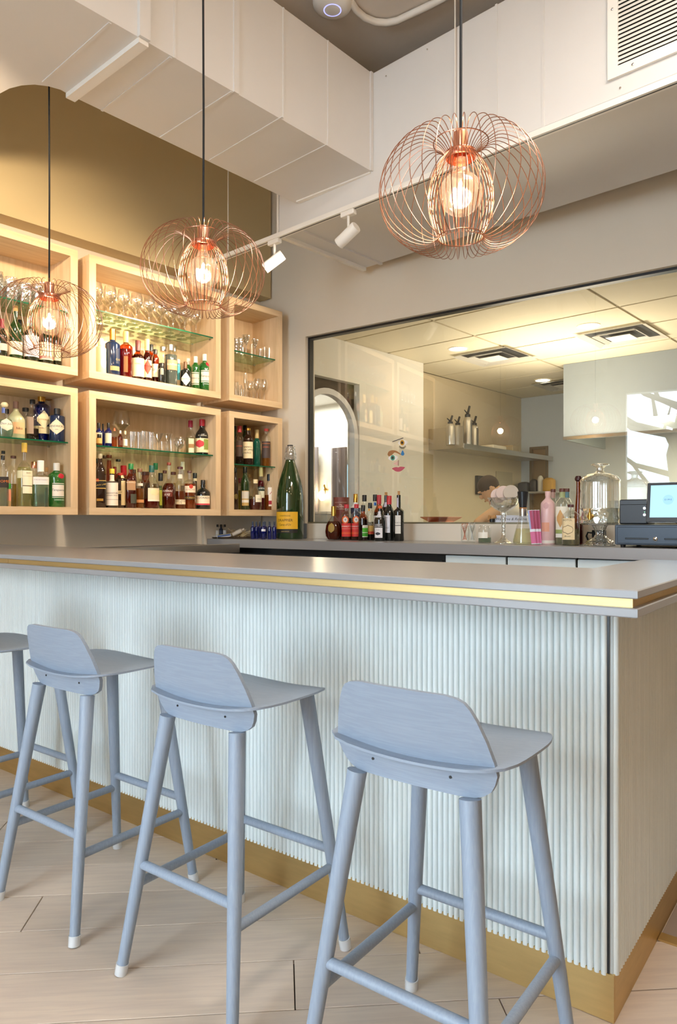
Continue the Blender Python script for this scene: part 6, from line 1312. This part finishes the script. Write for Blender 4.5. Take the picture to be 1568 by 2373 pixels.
# arch and dining room beyond the kitchen's side wall
ar = MB(); RA = .385; cx, cz = .44, 1.955; n = 20
inner = [(cx+(RA-.05)*math.cos(math.pi*k/n), cz+(RA-.05)*math.sin(math.pi*k/n)) for k in range(n+1)]
outer = [(cx+RA*math.cos(math.pi*k/n), cz+RA*math.sin(math.pi*k/n)) for k in range(n+1)]
vs = []; fs = []
ring_i = [(cx+RA-.05, 0)]+inner+[(cx-RA+.05, 0)]; ring_o = [(cx+RA, 0)]+outer+[(cx-RA, 0)]
for (a, b_) in ring_i: vs += [(a, .0, b_), (a, .06, b_)]
o2 = len(vs)
for (a, b_) in ring_o: vs += [(a, .0, b_), (a, .06, b_)]
for k in range(len(ring_i)-1):
    i_, j_ = 2*k, 2*k+2
    fs += [(i_, j_, j_+1, i_+1), (o2+i_, o2+i_+1, o2+j_+1, o2+j_), (i_, o2+i_, o2+j_, j_), (i_+1, j_+1, o2+j_+1, o2+i_+1)]
ar.add(vs, fs); struct('trim_arch', ar, pbr('white_plaster', lin('#e4e4e6'), .6, var=.02), KIT.mat())
q = MB(); q.plate(outer+[(cx-RA, 2.43), (KL, 2.43), (KL, cz)], .065, .10); struct('trim_dark_backdrop', q, wood('dark_backdrop_brown', lin('#4a3826'), lin('#2a1f16'), 4, (2, 30, 3)), KIT.mat())  # dark panel added to stand in for the dark ceiling space past the arch
DN = Frame(0, 9.3, -42.0)
q = MB(); q.box(-2.6, 1.76, 0, .1, 0, 3.0).box(-2.6, -2.5, -5.1, 0, 0, 3.0).box(-2.6, 1.5, -5.1, -5.0, 0, 3.0); struct('wall_dining', q, pbr('dining_cream_wall', lin('#ddd8c8'), .6), DN.mat())
q = MB(); q.box(-2.6, 1.76, -5.1, 0, 2.75, 2.8); struct('ceiling_dining', q, M['white'], DN.mat())
q = MB(); q.box(-2.5, .3, -1.2, -.9, 2.3, 2.74); struct('trim_soffit', q, M['white'], DN.mat())
lamp('dining_ceiling_lamp', 'AREA', DN.w(-.2, -.5, 2.7), 16, (.95, .97, 1), .6, DN.w(-.2, -.4, 0), size_y=.5)
lamp('dining_ceiling_lamp', 'AREA', DN.w(-.4, -2.0, 2.7), 22, (.95, .97, 1), .8, DN.w(-.4, -2.0, 0), size_y=.8)
for px0, px1, lab in ((716, 738, 'grey pleated curtain nearer the window frame in the dining room'), (770, 805, 'grey pleated curtain beside the bright dining room window')):
    xa_, xb_ = DN.hit(px0, -.08)[0], DN.hit(px1, -.08)[0]; zt_ = DN.hit(px1, -.08, 1036)[2]
    q = MB(); nn = 28; P_ = []
    for k in range(nn+1): P_.append((xa_+(xb_-xa_)*k/nn, -.10+.022*math.sin(k*1.9)))
    vs = [(a, b_, z) for z in (.05, zt_) for a, b_ in P_]+[(a, b_+.006, z) for z in (.05, zt_) for a, b_ in P_]; m_ = nn+1
    q.add(vs, [(k, k+1, m_+k+1, m_+k) for k in range(nn)]+[(2*m_+k+1, 2*m_+k, 3*m_+k, 3*m_+k+1) for k in range(nn)])
    tag(q.build('curtain', flat('#a89d98', .9), None, True, DN.mat()), lab, 'curtain', 'dining room curtains')
xa_, xb_ = DN.hit(803, 0)[0], DN.hit(830, 0)[0]; zt_ = DN.hit(812, 0, 1070)[2]
q = MB(); q.box(xa_, xb_, -.03, -.001, .6, zt_); wd = struct('window_2', q, M['white'], DN.mat())
q = MB(); q.box(xa_+.02, xb_-.02, -.034, -.031, .64, zt_-.04); q.build('pane', glow('daylit_window', (.45, .78, .95), 1.1), wd)
sx_, sY, sz_ = DN.hit(750, -.06, 1145)
sc1 = thing('wall_sconce', 'glowing wall sconce with a bent brass arm seen through the arch', 'sconce', DN.mat(sx_, -.06, sz_))
q = MB(); q.tube([(0, .055, .06), (0, .0, .11), (.03, -.02, .12), (.05, -.03, .06), (.05, -.03, -.02)], .009, 8); q.lathe([(.03, .05), (.03, .065)], 14, cx=0, cy=.04); q.build('arm', M['gold'], sc1, True)
q = MB(); ell(q, (0.0, -.03, -.02), .06, .05, .07); q.build('shade', glow('sconce_glow', (1, .8, .5), 6), sc1, True)
lamp('sconce_light', 'POINT', DN.w(sx_, -.16, sz_), 4, WARM, .05)

# ================================================================ street outside the shop windows (seen mirrored in the pane)
trm = pbr('bark', lin('#6a5a4c'), .9, var=.2)
tree = thing('street_tree', 'bare street tree outside the shop window, mirrored in the kitchen pane', 'tree', REAR.mat(-2.0, -3.0, 0))
rnd = random.Random(11); q = MB(); q.tube([(0, 0, 0), (.05, 0, 1.2), (-.1, .05, 2.4), (.15, 0, 3.6), (.1, .1, 5.2)], [.17, .14, .12, .09, .04], 10); q.build('trunk', trm, tree, True)
for k in range(12):
    z = rnd.uniform(1.5, 4.2); a = rnd.uniform(0, 6.28); L_ = rnd.uniform(.9, 1.9); p0 = Vector((0, 0, z)); p1 = p0+Vector((math.cos(a)*L_*.5, math.sin(a)*L_*.5, .25)); p2 = p1+Vector((math.cos(a+.5)*L_*.5, math.sin(a+.5)*L_*.5, .5)); p3 = p2+Vector((math.cos(a-.3)*.4, math.sin(a-.3)*.4, .35))
    q = MB(); q.tube([p0, p1, p2, p3], [.06, .045, .028, .01], 7); q.build('branch', trm, tree, True)
